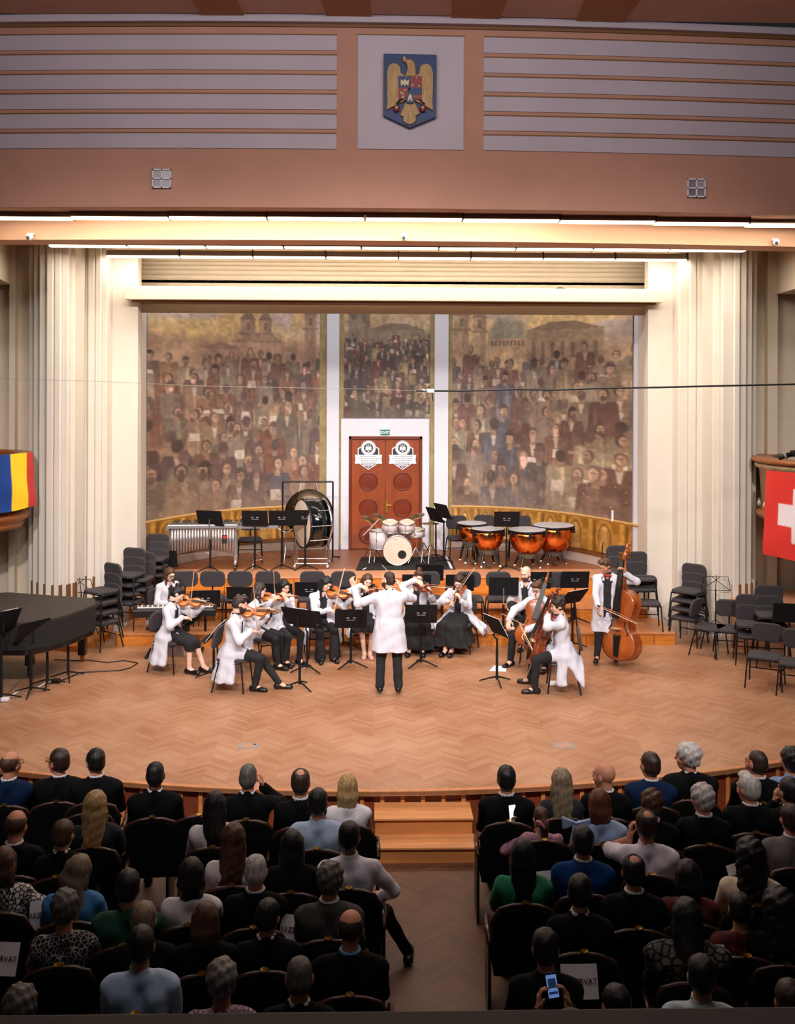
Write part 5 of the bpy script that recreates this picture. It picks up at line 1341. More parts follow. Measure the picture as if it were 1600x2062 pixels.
# ------------------------------------------------------------------ string instruments
Mvar = {k: mat('varnish_'+k, c, .28, noise=.35, scale=3.5, coat=.6, col2=c2) for k, c, c2 in (('amber', (206, 118, 40), (168, 84, 22)), ('red', (150, 66, 30), (112, 42, 20)), ('brown', (178, 92, 36), (128, 58, 22)), ('dark', (140, 62, 28), (88, 34, 16)))}
Meb = mat('ebony', (20, 17, 17), .35); Mstr = mat('string_steel', (170, 165, 155), .3, 1.0)
OUT = [(0, .0), (.006, .3), (.03, .56), (.08, .80), (.15, .95), (.22, 1.0), (.30, .96), (.37, .82), (.405, .76), (.42, .62), (.46, .555), (.52, .53), (.57, .55), (.62, .60), (.645, .69), (.69, .72), (.78, .80), (.86, .78), (.93, .62), (.975, .38), (.995, .16), (1, 0)]
def stringed(label, name, cat, L, W, th, neck, mk, mats, endpin=0, group=None, arch=.12):
    t = thing(name, label, cat, (0, 0, 0), 0, group)
    pts = []
    for i in range(len(OUT)-1):
        (s0, w0), (s1, w1) = OUT[i], OUT[i+1]
        for u in (0, .5): pts.append((s0+(s1-s0)*u, w0+(w1-w0)*u))
    ring = [(w*W/2, s_*L) for s_, w in pts]+[(0, L)]+[(-w*W/2, s_*L) for s_, w in pts[::-1][:-1]]
    n = len(ring); vs = []; fs = []
    prof = [(.0, -th*(.5+arch)), (.55, -th*(.5+arch*.8)), (.9, -th*.5), (1.0, -th*.46), (.97, -th*.42), (.97, th*.42), (1.0, th*.46), (.9, th*.52), (.55, th*(.5+arch*1.6)), (0, th*(.5+arch*1.9))]
    for k_, (sc, zz) in enumerate(prof):
        for x, y in ring: vs.append((x*sc, L*.5+(y-L*.5)*(sc*.5+.5 if sc > .5 else sc*1.2+.0), zz))
    for k_ in range(len(prof)-1):
        for i in range(n): a, b = k_*n+i, k_*n+(i+1) % n; fs.append((a, b, b+n, a+n))
    o = obj('instrument_body', MB().add(vs, fs), mats, t, smooth=True)
    zt = th*(.5+arch*1.9)
    nl = neck; zs = zt+th*.35
    obj('neck', MB().tube([(0, L*.97, th*.2), (0, L+nl, zs*.5)], [W*.085, W*.062], 8), mats, t, smooth=True)
    obj('fingerboard', MB().prism([(-W*.1, L*.62), (W*.1, L*.62), (W*.065, L+nl), (-W*.065, L+nl)], 0, th*.14+.004, frame((0, 1, (zs*.75-zs)/(L*.38+nl)), (0, 0, 1)), (0, 0, zs-.0+.0)) if False else MB().add([(x, y, z_) for x, y, z_ in ((-W*.1, L*.60, zs), (W*.1, L*.60, zs), (W*.065, L+nl, zs*.62), (-W*.065, L+nl, zs*.62), (-W*.1, L*.60, zs+th*.12), (W*.1, L*.60, zs+th*.12), (W*.065, L+nl, zs*.62+th*.1), (-W*.065, L+nl, zs*.62+th*.1))], [(0, 3, 2, 1), (4, 5, 6, 7), (0, 1, 5, 4), (1, 2, 6, 5), (2, 3, 7, 6), (3, 0, 4, 7)]), Meb, t)
    e = nl*.52
    q = MB().tube([(0, L+nl, zs*.5), (0, L+nl+e*.55, zs*.2), (0, L+nl+e*.8, -zs*.05)], [W*.055, W*.05, W*.04], 8)
    sp = [(0, L+nl+e*.85+W*.085*math.cos(a)*(1-a/9), W*.085*math.sin(a)*(1-a/9)-W*.02) for a in [PI*1.1-i*.5 for i in range(9)]]
    q.tube(sp, W*.034, 8)
    obj('scroll', q, mats, t, smooth=True)
    q = MB()
    for i in range(4): s_ = 1 if i % 2 else -1; q.tube([(-s_*W*.02, L+nl+e*(.12+.15*i), zs*.3), (s_*W*.19, L+nl+e*(.12+.15*i), zs*.3)], [W*.018, W*.03], 6)
    obj('tuning_pegs', q, Meb if L < .9 else Mbr, t)
    obj('bridge', MB().box((0, L*.45, zt*.9+th*.2), (W*.2, W*.03, th*.55)), mat('bridge_maple', (214, 176, 120), .5), t)
    obj('tailpiece', MB().prism([(-W*.06, L*.06), (W*.06, L*.06), (W*.1, L*.36), (-W*.1, L*.36)], zt, zt+th*.1), Meb, t)
    q = MB()
    for i in range(4):
        x = (i-1.5)*W*.035; q.tube([(x, L*.34, zt+th*.12), (x*1.4, L*.45, zt*.9+th*.5), (x*.8, L+nl, zs*.62+th*.16)], max(.0012, W*.004), 4)
    obj('strings', q, Mstr, t)
    for s_ in (-1, 1):
        c = [(s_*(W*.16+W*.05*math.sin(3.2*(u-.5))+W*.06*u), L*(.36+.2*u), th*(.5+arch*1.45)-abs(u-.5)*th*.03+th*.02) for u in [i/8 for i in range(9)]]
        obj('f_hole', MB().tube([(s_*(W*.27-W*.07*u+W*.03*math.sin(6.28*u)), L*(.36+.19*u), th*(.5+arch*.95+arch*.5*u)+th*.015) for u in [i/8 for i in range(9)]], W*.014, 5), Meb, t)
    if L < .5: obj('chinrest', MB().lathe([(0, 0), (W*.17, .003), (W*.16, .015), (0, .012)], 16, (-W*.22, L*.1, zt)), Meb, t, smooth=True)
    if endpin: obj('endpin', MB().tube([(0, 0, 0), (0, -endpin, 0)], .006, 6), Mchr, t)
    return t
def place(o, org, yd, zn): o.matrix_world = Matrix.Translation(V(org)) @ frame(yd, zn).to_4x4(); return o
def bow_obj(label, frog, tip, side, group='bows in the players\' hands', L=.74):
    frog, tip = V(frog), V(tip); d = (tip-frog).normalized(); tip = frog+d*L; n = V(side); n = (n-d*n.dot(d)).normalized()
    t = thing('bow', label, 'bow', frog, 0, None)
    P = lambda a, h: d*a+n*h
    obj('stick', MB().tube([P(-.02, 0), P(L*.5, .012), P(L, 0), P(L+.01, -.02)], [.0055, .005, .004, .004], 6), mat('bow_wood', (176, 120, 84), .4), t)
    obj('bow_hair', MB().tube([P(.03, -.02), P(L, -.02)], .005, 4), mat('horsehair', (232, 214, 190), .5), t)
    obj('frog', MB().box(P(.02, -.012), (.04, .012, .022), frame(d, n) @ Matrix(((0, 1, 0), (1, 0, 0), (0, 0, 1)))), Meb, t)
    return t
# ================================================================== MUSICIANS
Mcoat = cloth_m('white_coat', (206, 206, 216), noise=.05, bump=.9); Mbk = cloth_m('black', (26, 25, 28), noise=.2); Mbk2 = cloth_m('black_knit', (34, 32, 36))
Mred_ = cloth_m('red', (178, 36, 44))
RES = (.012, .0062, .0042)
def violinist(label, px, py, head, hair, skin='pale', lower='trousers', yaw=25, pitch=22, lean=4, vd=(-.50, .84, -.06), vn=(.42, .1, .9), bow=.22, bdn=0., mk='amber', vlabel='', blabel='', size=1., coat={}, hair_seed=1, glasses=False, beard=None, feet=None, knees=None, chairl=None, dpel=(0, 0), s=.97, hem=.3, skirt={}, shoes=True, roll=-14, z=0):
    F0 = skeleton(True, lean, s)
    vdv = V(vd).normalized(); vnv = V(vn); vnv = (vnv-vdv*vnv.dot(vdv)).normalized(); side = vdv.cross(vnv).normalized()  # towards bow hand
    L = .356*size
    org = F0.nb+V((-.075, .055, .035))
    lw = org+vdv*(L+.085)-vnv*.055+side*(-.01)
    C = org+vdv*(L*.56)+vnv*.055*size
    bd = (side+V((0, 0, -bdn))+vdv*.1).normalized()
    frog = C+bd*bow
    rw = frog+bd*.03+V((0, -.02, .045))-vdv*.03
    lwr = lw-vdv*.07-vnv*.035
    F = skeleton(True, lean, s, wrists={-1: lwr, 1: rw-bd*.0+V((.02, -.05, .0))}, elbows={-1: (-.5, .1, -1), 1: (1, -.2, -.6)}, yaw=yaw, pitch=pitch, roll=roll, feet=feet, knees=knees, w=.94 if s < 1 else 1.03)
    ck = dict(hem=.20, open=1, gap=.055); ck.update(coat)
    wear = [('shirt', 'shirt', Mbk2, .006, {'sleeve': -2}), ('lab_coat', 'coat', Mcoat, .02, ck)]
    if lower == 'trousers': wear.append(('trousers', 'trousers', Mbk, .012, skirt))
    else: wear.append(('dress', 'skirt', Mbk, .012, dict(hem=hem, **skirt)))
    hands = {-1: dict(d=(vdv*.2+vnv*.75-side*.1+V((0, 0, .2))), n=(side*.9+vnv*.3), curl=.75), 1: dict(d=(-bd*.2+V((-.4, .5, -.25))), n=(0, -.3, -1), curl=.55)}
    t = person(label, px, py, z, head, F, skin, hair, wear, hands, RES, glasses=glasses, beard=beard, seed=hair_seed, shoes=shoes, dxy=dpel)
    v = stringed(vlabel, 'violin', 'violin', L, .208*size, .034, .135*size, mk, Mvar[mk])
    place(v, pw(t, org), pdir(t, vdv), pdir(t, vnv))
    b_ = bow_obj(blabel, pw(t, frog), pw(t, frog-bd), pdir(t, vnv))
    if chairl: c = chair(px, py, z, head, chairl, 'chairs under the playing musicians'); c.location.x += dpel[0]; c.location.y += dpel[1]
    return t, F
bare = mat('nude_sandal', (206, 160, 150), .4)
# keyboard player (behind)
F = skeleton(True, 6, .95, yaw=-4, pitch=24, wrists={1: (.16, .32, .70), -1: (-.14, .34, .70)})
person('woman with very long brown hair in a white lab coat, leftmost musician', 334, 1290, 0, 48, F, 'pale', ('long', 'brown'), [('shirt', 'shirt', Mbk2, .006, {'sleeve': -2}), ('lab_coat', 'coat', Mcoat, .02, dict(hem=.3)), ('trousers', 'trousers', Mbk, .012)], None, RES, glasses=True, seed=3)
chair(334, 1290, 0, 48, 'black chair under the long-haired woman at the keyboard', 'chairs under the playing musicians')
violinist('woman with black pinned hair and long white coat playing violin at far left', 343, 1348, 70, ('bun', 'black'), lower='dress', hem=.36, yaw=20, pitch=36, bow=.30, bdn=.9, vd=(-.28, .93, -.12), vn=(.62, .05, .75), vlabel='amber violin held by the woman at the far left of the group', blabel='violin bow held steeply by the leftmost violinist', feet={1: (.12, .40, .08), -1: (-.03, .56, .08)}, chairl='black chair under the violinist with pinned black hair', coat=dict(hem=.16, spread=.02), skirt=dict(flare=.0))
violinist('bearded man with combed-back brown hair in a white coat playing violin', 470, 1386, 82, ('side', 'darkbrown'), 'light', yaw=22, pitch=18, bow=.34, bdn=.75, mk='amber', vd=(-.30, .94, -.04), vn=(.55, .1, .8), s=1.03, beard='darkbrown', vlabel='amber violin held by the bearded man in front', blabel='bow held by the bearded man playing violin', feet={1: (.10, .34, .075), -1: (-.06, .66, .075)}, chairl='black chair under the bearded violinist', coat=dict(hem=.17, kick=4), roll=-10)
violinist('woman with shoulder-length brown hair and glasses playing violin behind the bearded man', 512, 1340, 72, ('wavy', 'darkbrown'), yaw=18, pitch=14, bow=.3, bdn=.6, glasses=True, vd=(-.35, .92, .0), vlabel='amber violin of the woman with glasses behind the bearded man', blabel='bow of the woman violinist with glasses', chairl='black chair under the woman violinist with glasses', coat=dict(hem=.3))
# flutist
F = skeleton(True, 4, .96, yaw=-2, pitch=14, wrists={1: (.38, .26, 1.02), -1: (.12, .32, 1.0)}, elbows={1: (1, -.2, -.8), -1: (-.3, .3, -1)}, feet={1: (.16, .36, .075), -1: (-.05, .42, .075)}, w=.94)
fl = person('dark-haired woman in a white coat playing a flute', 566, 1328, 0, 40, F, 'light', ('wavy', 'black'), [('shirt', 'shirt', Mbk2, .006, {'sleeve': -2}), ('lab_coat', 'coat', Mcoat, .02, dict(hem=.32)), ('trousers', 'trousers', Mbk, .012)], {1: dict(d=(-.5, .5, .5), n=(0, -.5, -.8), curl=.6), -1: dict(d=(.3, -.2, .8), n=(.3, -1, 0), curl=.6)}, RES, seed=4)
ft = thing('flute', 'pale silver flute held sideways by the woman behind the glasses-wearing violinist', 'flute', (0, 0, 0)); m0 = F.hc+F.Mh @ V((0, .115, -.068))
a_, b_ = pw(fl, m0+V((-.06, .0, .0))), pw(fl, m0+V((.62, .06, -.10)))
ft.location = a_; obj('tube', MB().tube([V((0, 0, 0)), b_-a_], .0105, 10), mat('flute_silver', (228, 214, 206), .3, .5), ft, smooth=True); obj('lip_plate', MB().lathe([(0, -.006), (.016, -.004), (.016, .004), (0, .006)], 12, (b_-a_)*.09), mat('flute_silver', (0, 0, 0)), ft); obj('keys', MB().tube([(b_-a_)*.35+V((0, 0, .012)), (b_-a_)*.95+V((0, 0, .012))], .006, 6), Mchr, ft)
chair(566, 1328, 0, 40, 'black chair under the flute player', 'chairs under the playing musicians')
violinist('woman with black shoulder-length hair, white coat and wide black trousers playing violin', 648, 1318, 14, ('wavy', 'black'), yaw=28, pitch=26, bow=.36, bdn=.95, vd=(-.72, .68, -.1), vn=(.35, .4, .8), vlabel='amber violin of the woman in wide black trousers', blabel='bow of the woman violinist in wide black trousers', chairl='black chair under the violinist in wide black trousers', skirt=dict(flare=.045), coat=dict(hem=.22, spread=.03), size=1.1)
violinist('woman with long brown hair and bare legs playing violin left of the conductor', 735, 1310, 4, ('long', 'brown'), lower='dress', hem=.42, yaw=8, pitch=20, bow=.20, bdn=-.35, mk='red', vd=(-.38, .9, -.1), vn=(.25, .3, .9), vlabel='reddish violin held by the long-haired woman beside the conductor', blabel='bow of the long-haired violinist beside the conductor', chairl='black chair under the violinist with bare legs', shoes=bare, coat=dict(hem=.25), feet={1: (.04, .42, .075), -1: (-.05, .44, .075)})
violinist('woman with pinned-up brown hair playing violin, right of the conductor', 838, 1305, -4, ('bun', 'brown'), lower='dress', hem=.10, yaw=10, pitch=14, bow=.10, bdn=-.45, mk='red', vd=(-.35, .93, -.05), vn=(.2, .3, .9), vlabel='reddish violin held by the woman with pinned-up hair', blabel='bow of the violinist with pinned-up hair, pointing up right', chairl='black chair under the violinist with pinned-up hair', skirt=dict(flare=.04, full=1, wide=.1), size=1.08, s=1.0, coat=dict(hem=.36))
violinist('young woman with long dark hair and long black dress playing violin', 925, 1308, -24, ('long', 'darkbrown'), lower='dress', hem=.15, yaw=0, pitch=36, bow=.30, bdn=.75, mk='brown', vd=(-.12, .97, -.22), vn=(.45, .3, .8), vlabel='brown violin held by the woman in the long black dress', blabel='bow of the woman violinist in the long black dress', chairl='black chair under the woman in the long black dress', skirt=dict(flare=.05, full=1, wide=.12), coat=dict(hem=.30, spread=.05, splay=22, kick=10), feet={1: (.10, .42, .08), -1: (.0, .40, .08)})
# conductor
F = skeleton(False, 1, 1.02, wrists={-1: (-.50, .20, 1.47), 1: (.17, .36, 1.44)}, elbows={-1: (-.6, -.3, -1), 1: (1, -.1, -.7)}, feet={1: (.135, .0, .08), -1: (-.135, .0, .08)}, knees={1: (0, 1, 0), -1: (0, 1, 0)}, yaw=55, pitch=2, w=1.05)
cd_ = person('conductor in a white lab coat and black trousers, seen from behind, arms raised', 783, 1398, 0, 180, F, 'light', ('buzz', 'darkbrown'), [('shirt', 'shirt', Mbk2, .006, {'sleeve': -2}), ('lab_coat', 'coat', Mcoat, .022, dict(hem=.62, sleeve=.98)), ('trousers', 'trousers', Mbk, .016, dict(flare=.012))], {-1: dict(d=(-.35, .25, .85), n=(.5, .8, 0), curl=.8), 1: dict(d=(-.3, .5, .6), n=(-.6, .3, -.3), curl=.9)}, RES, beard='darkbrown', seed=2)
hw = F.wr[1]+V((-.3, .5, .6)).normalized()*.07
bt = thing('baton', 'white conducting baton pointing up to the left from the conductor\'s right hand', 'baton', pw(cd_, hw)); e = pdir(cd_, V((-.72, .1, .75)).normalized()*.36)
obj('shaft', MB().tube([V((0, 0, 0)), e], [.004, .002], 6), Mpap, bt); obj('grip', MB().lathe([(0, -.03), (.009, -.02), (.006, .02), (0, .025)], 10, (0, 0, 0), e.to_track_quat('Z', 'Y').to_matrix()), mat('bridge_maple', (0, 0, 0)), bt)
# bald man
F = skeleton(True, 3, 1.03, yaw=-8, pitch=14, wrists={1: (.17, .34, .70), -1: (-.12, .38, .72)}, feet={1: (-.02, .62, .42), -1: (-.06, .38, .075)}, knees={1: (.4, .8, 1.2), -1: (-.1, 1, .6)})
bm = person('bald man in a white coat with a stethoscope, legs crossed', 1062, 1298, 0, -32, F, 'pale', ('bald', 'brown'), [('shirt', 'shirt', Mbk2, .006, {'sleeve': -2}), ('lab_coat', 'coat', Mcoat, .022, dict(hem=.3, gap=.06)), ('trousers', 'trousers', Mbk, .014)], None, RES, beard='brown')
st_ = obj('stethoscope', MB().tube([F.nb+V(p) for p in ((.07, .10, -.14), (.085, .085, -.03), (.07, -.03, .03), (0, -.075, .045), (-.07, -.03, .03), (-.085, .085, -.03), (-.06, .11, -.12), (-.03, .115, -.2))], .007, 6), mat('tube_plum', (70, 40, 50), .4), None); st_.parent = bm
chair(1062, 1298, 0, -32, 'black chair under the bald man with a stethoscope', 'chairs under the playing musicians')
# cellists
def cellist(label, px, py, head, hair, skin, org, top, zn, lw, rw, clabel, blabel, bowv, yaw, pitch, kw, mk, chairl, glasses=False, coat={}, s=1.02, extra=[]):
    F = skeleton(True, 4, s, wrists={-1: lw, 1: rw}, elbows={-1: (-1, .2, -.4), 1: (1, 0, -.3)}, yaw=yaw, pitch=pitch, feet=kw, knees={1: (.5, 1, .5), -1: (-.5, 1, .5)})
    ck = dict(hem=.22, gap=.06); ck.update(coat)
    t = person(label, px, py, 0, head, F, skin, hair, [('shirt', 'shirt', Mbk2, .006, {'sleeve': -2}), ('lab_coat', 'coat', Mcoat, .022, ck), ('trousers', 'trousers', Mbk, .014)]+extra, {-1: dict(d=(.5, .1, .3), n=(.2, -1, 0), curl=.8), 1: dict(d=(-.2, .5, -.6), n=(-.3, -.2, -.8), curl=.6)}, RES, glasses=glasses, seed=px)
    c = stringed(clabel, 'cello', 'cello', .755, .44, .12, .27, mk, Mvar[mk], endpin=.30)
    o_, e_ = V(org), V(top); d = (e_-o_).normalized(); place(c, pw(t, o_), pdir(t, d), pdir(t, zn))
    n = V(zn); n = (n-d*n.dot(d)).normalized(); sd = d.cross(n)
    B = o_+d*.30+n*.17; bd = (sd+V(bowv)).normalized(); fr = B+bd*.25
    b_ = bow_obj(blabel, pw(t, fr), pw(t, fr-bd), pdir(t, n)); 
    chair(px, py, 0, head, chairl, 'chairs under the playing musicians')
    return t, F
cellist('man with floppy brown hair and glasses in a white coat playing cello', 1088, 1336, -38, ('floppy', 'brown'), 'pale', (.04, .42, .34), (-.13, .13, 1.25), (-.5, .85, .3), (-.16, .19, 1.05), (.33, .42, .72), 'large amber cello held by the floppy-haired man', 'bow of the floppy-haired cellist', (0, .0, -.15), -2, 22, {1: (.30, .42, .075), -1: (-.28, .36, .075)}, 'brown', 'black chair under the floppy-haired cellist', glasses=True)
cellist('dark-haired man with red-rimmed glasses in a white coat playing cello, in front', 1132, 1388, -98, ('curly', 'darkbrown'), 'light', (.02, .44, .36), (-.10, .14, 1.25), (-.35, 1, .3), (-.14, .22, 1.08), (.26, .5, .78), 'dark reddish cello held by the man in front', 'bow of the front cellist', (0, 0, -.1), 22, 12, {1: (.2, .46, .075), -1: (-.26, .40, .075)}, 'dark', 'black chair under the front cellist', coat=dict(hem=.16, kick=22, spread=.02), extra=[('bow_tie', 'bowtie', Mred_, .0)])
# bassist
F = skeleton(False, 4, .99, wrists={-1: (-.27, .16, 1.46), 1: (.13, .42, .97)}, elbows={-1: (-1, -.2, -.4), 1: (1, -.2, -.4)}, feet={1: (.16, .06, .08), -1: (-.12, -.1, .08)}, yaw=-38, pitch=26)
bs_ = person('man with short brown hair and red bow tie standing with the double bass', 1222, 1336, 0, -14, F, 'tan', ('side', 'brown'), [('shirt', 'shirt', Mbk2, .006, {'sleeve': -2}), ('lab_coat', 'coat', Mcoat, .022, dict(hem=.52, gap=.06, sleeve=.95)), ('trousers', 'trousers', Mbk, .016), ('bow_tie', 'bowtie', Mred_, .0)], {-1: dict(d=(.3, .3, .6), n=(.6, .6, 0), curl=.9), 1: dict(d=(0, .5, -.7), n=(-.8, 0, -.3), curl=.6)}, RES, seed=9)
dbl = stringed('large brown double bass held upright by the standing man at right', 'double_bass', 'double bass', 1.10, .63, .20, .44, 'brown', Mvar['brown'], endpin=.16, arch=.08)
o_ = at(1249, 1330, Y=bs_.location.y-.25); e_ = at(1264, 1100, Y=bs_.location.y-.08)
place(dbl, o_, e_-o_, V((-.78, -.66, .1)))
fr = at(1203, 1218, Y=bs_.location.y-.5); tp = at(1274, 1250, Y=bs_.location.y-.52)
b_ = bow_obj('long bow of the double bass player', fr, tp, (0, -.3, 1), L=.66)
# ================================================================== AUDIENCE
Mseat = mat('seat_plush', (9, 11, 12), .95, spec=.1, noise=.15, scale=20); Mseatw = mat('seat_wood', (60, 30, 18), .35, noise=.2, scale=6, coat=.3)
def make_seat():
    t = thing('theatre_seat', '', 'seat')
    obj('cushion', MB().prism(rrect(.50, .46, .06), .36, .46, c=(0, .06, 0)), Mseat, t, bevel=.02)
    q = MB().prism([(-.25, -.26), (.25, -.26), (.26, .12), (.2, .2), (0, .235), (-.2, .2), (-.26, .12)], -.04, .04, FRONT)
    Mt = Matrix.Rotation(R(-8), 3, 'X'); q.v = [tuple(Mt @ V(v)+V((0, -.23, .66))) for v in q.v]
    obj('backrest', q, Mseat, t, bevel=.015)
    q = MB().tube([tuple(Mt @ V((x, 0, z))+V((0, -.23, .66))) for x, z in ((-.265, .1), (-.2, .205), (-.1, .235), (0, .245), (.1, .235), (.2, .205), (.265, .1))], .016, 8)
    rl_ = obj('top_rail', q, Mseatw, t, smooth=True)
    c = Mt @ V((0, -.0, .262))+V((0, -.235, .66)); obj('number_plate', MB().lathe([(0, 0), (.03, 0), (.028, .005), (0, .006)], 16, c), Mbr, rl_)
    for s_ in (-1, 1):
        obj('armrest', MB().tube([(s_*.275, -.24, .62), (s_*.28, -.05, .645), (s_*.275, .16, .62), (s_*.275, .2, .56)], .022, 8), Mseatw, t, smooth=True)
        obj('side_frame', MB().bb(s_*.275-.012, s_*.275+.012, -.24, .18, 0, .6), Mblk, t)
    return t
seat0 = None
HSC = 1.04
def seat(x, y, rz, label):
    global seat0
    if seat0 is None:
        seat0 = make_seat(); seat0.location = (x, y, GZ); seat0.rotation_euler = (0, 0, rz); return tag(seat0, label, 'seat', 'theatre seats in the stalls')
    return dup(seat0, (x, y, GZ), rz, label, 'seat', 'theatre seats in the stalls')
def C_(name, col, **k): return cloth_m(name, col, **k)
Mcol = mat('white_collar', (226, 226, 232), .7)
suitk = C_('suit_black', (9, 10, 12), noise=.1, bump=.25, spec=.15); suitn = C_('suit_navy', (14, 34, 66), noise=.1, bump=.25, spec=.15); suitb = C_('suit_blue', (14, 54, 110), noise=.1, bump=.25, spec=.15)
def W_suit(m=suitk, collar=True): return [('shirt', 'shirt', Mcol, .006, {'sleeve': -2}), ('jacket', 'jacket', m, .022, {}), ('trousers', 'trousers', m, .012)] + ([('shirt_collar', 'collar', Mcol, 0)] if collar else [])
def W_shirt(m, tr=suitk, sl=.97): return [('shirt', 'shirt', m, .018, {'sleeve': sl, 'wr': .005}), ('trousers', 'trousers', tr, .012)]
def W_blouse(m, sl=.6, lower=suitk, k='blouse'): return [('blouse', k, m, .016, {'sleeve': sl, 'wr': .006}), ('skirt', 'skirt', lower, .012, {'hem': .35})]
def aud(px, py, label, hair, skin, wear, yaw=0, pitch=4, head=180, lean=2, s=1., group=None, glasses=False, w=1., wrists=None, elbows=None, hands=None, seed=0, roll=0, seatlabel=None, dz=0, z0=None, feet=None):
    F = skeleton(True, lean, s, yaw=yaw, pitch=pitch, roll=roll, w=w, wrists=wrists, elbows=elbows, hp=.545*min(1, s)+(.0 if s > .9 else .06), feet=feet)
    zt = GZ+F.hc.z+.122*s+dz
    p = at(px, py, z=zt); off = pdirz(RZ(head), F.hc)
    loc = V((p.x-off.x, p.y-off.y, GZ))
    t = person(label, 0, 0, GZ, head, F, skin, hair, wear, hands, (.019, .0085, .0065), group, loc=loc, glasses=glasses, seed=seed or int(px))
    if seatlabel is not False:
        fw_ = pdirz(RZ(head), V((0, 1, 0)))
        sl = label.split(' ')
        seat(loc.x-fw_.x*.02, loc.y-fw_.y*.02, RZ(head), seatlabel or ('dark theatre seat under the '+' '.join(sl[:11])))
    return t, F
def pdirz(rz, v): return Matrix.Rotation(rz, 3, 'Z') @ V(v)
def rim(px): return 180+(px-790)*-.012
A = aud
# front row
A(22, 1514, 'bald man with glasses in a navy suit, far left of the front row', ('fringe', 'brown'), 'ruddy', W_suit(suitn), -30, 6, rim(22), glasses=True)
A(118, 1508, 'dark-haired man with glasses looking left, black suit, front row', ('short', 'darkbrown'), 'ruddy', W_suit(), 50, 0, rim(118), glasses=True, w=1.08)
A(192, 1508, 'black-haired man with glasses, white collar and black suit, front row', ('short', 'black'), 'ruddy', W_suit(), 28, 4, rim(192), glasses=True, w=1.05)
A(313, 1534, 'man with a shaved dark head in a black suit, front row', ('buzz', 'black'), 'dark', W_suit(collar=False), 0, 6, rim(313), w=1.06)
A(500, 1538, 'balding grey man holding a hand to his cheek, black suit, front row', ('buzz', 'salt'), 'ruddy', W_suit(collar=False), -8, 2, rim(500), w=1.05, wrists={1: (.13, .19, 1.04)}, elbows={1: (1, .3, -1)}, hands={1: dict(d=(-.15, .1, .9), n=(-.9, 0, .2), curl=1.0)})
A(605, 1549, 'short dark-haired man with a small bald patch, black suit, front row', ('spot', 'darkbrown'), 'ruddy', W_suit(), 0, 4, rim(605))
A(700, 1560, 'blond woman with a bob in a sleeveless white top, front row by the steps', ('bob', 'blond'), 'tan', W_blouse(C_('white_top', (226, 220, 226)), k='sleeveless'), 0, 4, rim(700), s=.95)
A(1019, 1542, 'man with short black hair and black suit, front row right of the steps', ('short', 'black'), 'ruddy', W_suit(), 0, 4, rim(1019), w=1.08)
A(1130, 1549, 'woman with straight blond hair in a dark sleeveless dress, front row', ('wavy', 'ashblond'), 'tan', W_blouse(C_('dark_dress', (20, 24, 32)), k='sleeveless'), 0, 4, rim(1130), s=.95)
A(1216, 1536, 'bald man with an ear piece looking left, black suit, front row', ('bald', 'brown'), 'ruddy', W_suit(), 50, 2, rim(1216))
A(1308, 1515, 'dark-haired man in a navy blue suit, front row', ('short', 'darkbrown'), 'ruddy', W_suit(suitn), 25, 2, rim(1308), w=1.05)
A(1384, 1498, 'tall man with curly white hair looking left, black suit, front row', ('curly', 'white'), 'ruddy', W_suit(collar=False), 62, 2, rim(1384), w=1.08, s=1.04)
A(1522, 1511, 'short dark-haired man looking left, black suit, front row at far right', ('buzz', 'darkbrown'), 'ruddy', W_suit(), 42, 2, rim(1522), w=1.05)
A(1592, 1506, 'black-haired man in a light blue shirt at the right edge, front row', ('curly', 'black'), 'ruddy', W_shirt(C_('sky_shirt', (120, 150, 196))), 20, 2, rim(1592))
# second row
A(33, 1633, 'bald man, second row far left, with a white program', ('fringe', 'brown'), 'ruddy', W_suit(), -15, 10, rim(33))
A(128, 1652, 'brown-haired person sunk low in the dark, second row', ('short', 'brown'), 'tan', W_suit(collar=False), -20, 10, rim(128), s=.95)
A(193, 1594, 'woman with long wavy blond hair, second row', ('wavy', 'blond'), 'pale', W_blouse(C_('dark_dress', (0, 0, 0)), -1), -10, 4, rim(193), s=.97)
A(433, 1594, 'woman with long black hair and white puffed sleeves, second row', ('long', 'black'), 'tan', W_blouse(C_('white_top', (0, 0, 0)), .5), 0, 4, rim(433), s=.97)
A(640, 1588, 'man with thick black hair in a light blue shirt, second row', ('short', 'black'), 'ruddy', W_shirt(C_('light_blue_shirt', (180, 208, 238))), 0, 2, rim(640), w=1.06)
gr_, GF = A(1088, 1626, 'little girl with a pink scrunchie and flowered dress, second row', ('ponytail', 'brown'), 'pale', W_blouse(C_('flower_dress', (206, 150, 170), noise=.5, scale=40), .2), 12, 8, rim(1088), s=.78, wrists={-1: (-.24, .20, .80)}, hands={-1: dict(d=(0, .3, .9), n=(.5, -.5, 0), curl=.6)})
ph = thing('smartphone', 'phone with a bright white screen held up by the little girl', 'phone', pw(gr_, GF.wr[-1]+V((.0, .06, .14)))); ph.rotation_euler = (R(-12), 0, R(20))
obj('phone_case', MB().box((0, 0, 0), (.075, .012, .15)), Mblk, ph, bevel=.004); obj('screen', MB().box((0, -.007, 0), (.066, .002, .138)), mat('screen_white', (200, 224, 255), .4, emit=1.6), ph)
obj('scrunchie', MB().tube([V((.045*math.cos(a), .03*math.sin(a)-.115, .0+.03*math.sin(2*a))) + GF.hc for a in [2*PI*i/12 for i in range(13)]], .014, 8), mat('pink_cloth', (220, 130, 150), .8), gr_, smooth=True)
bl_, BF = A(1206, 1589, 'woman with auburn bob and light blue blouse, second row', ('bob', 'auburn'), 'tan', W_blouse(C_('pale_blue_blouse', (168, 196, 236)), .4), 8, 4, rim(1206), s=.97, w=1.06)
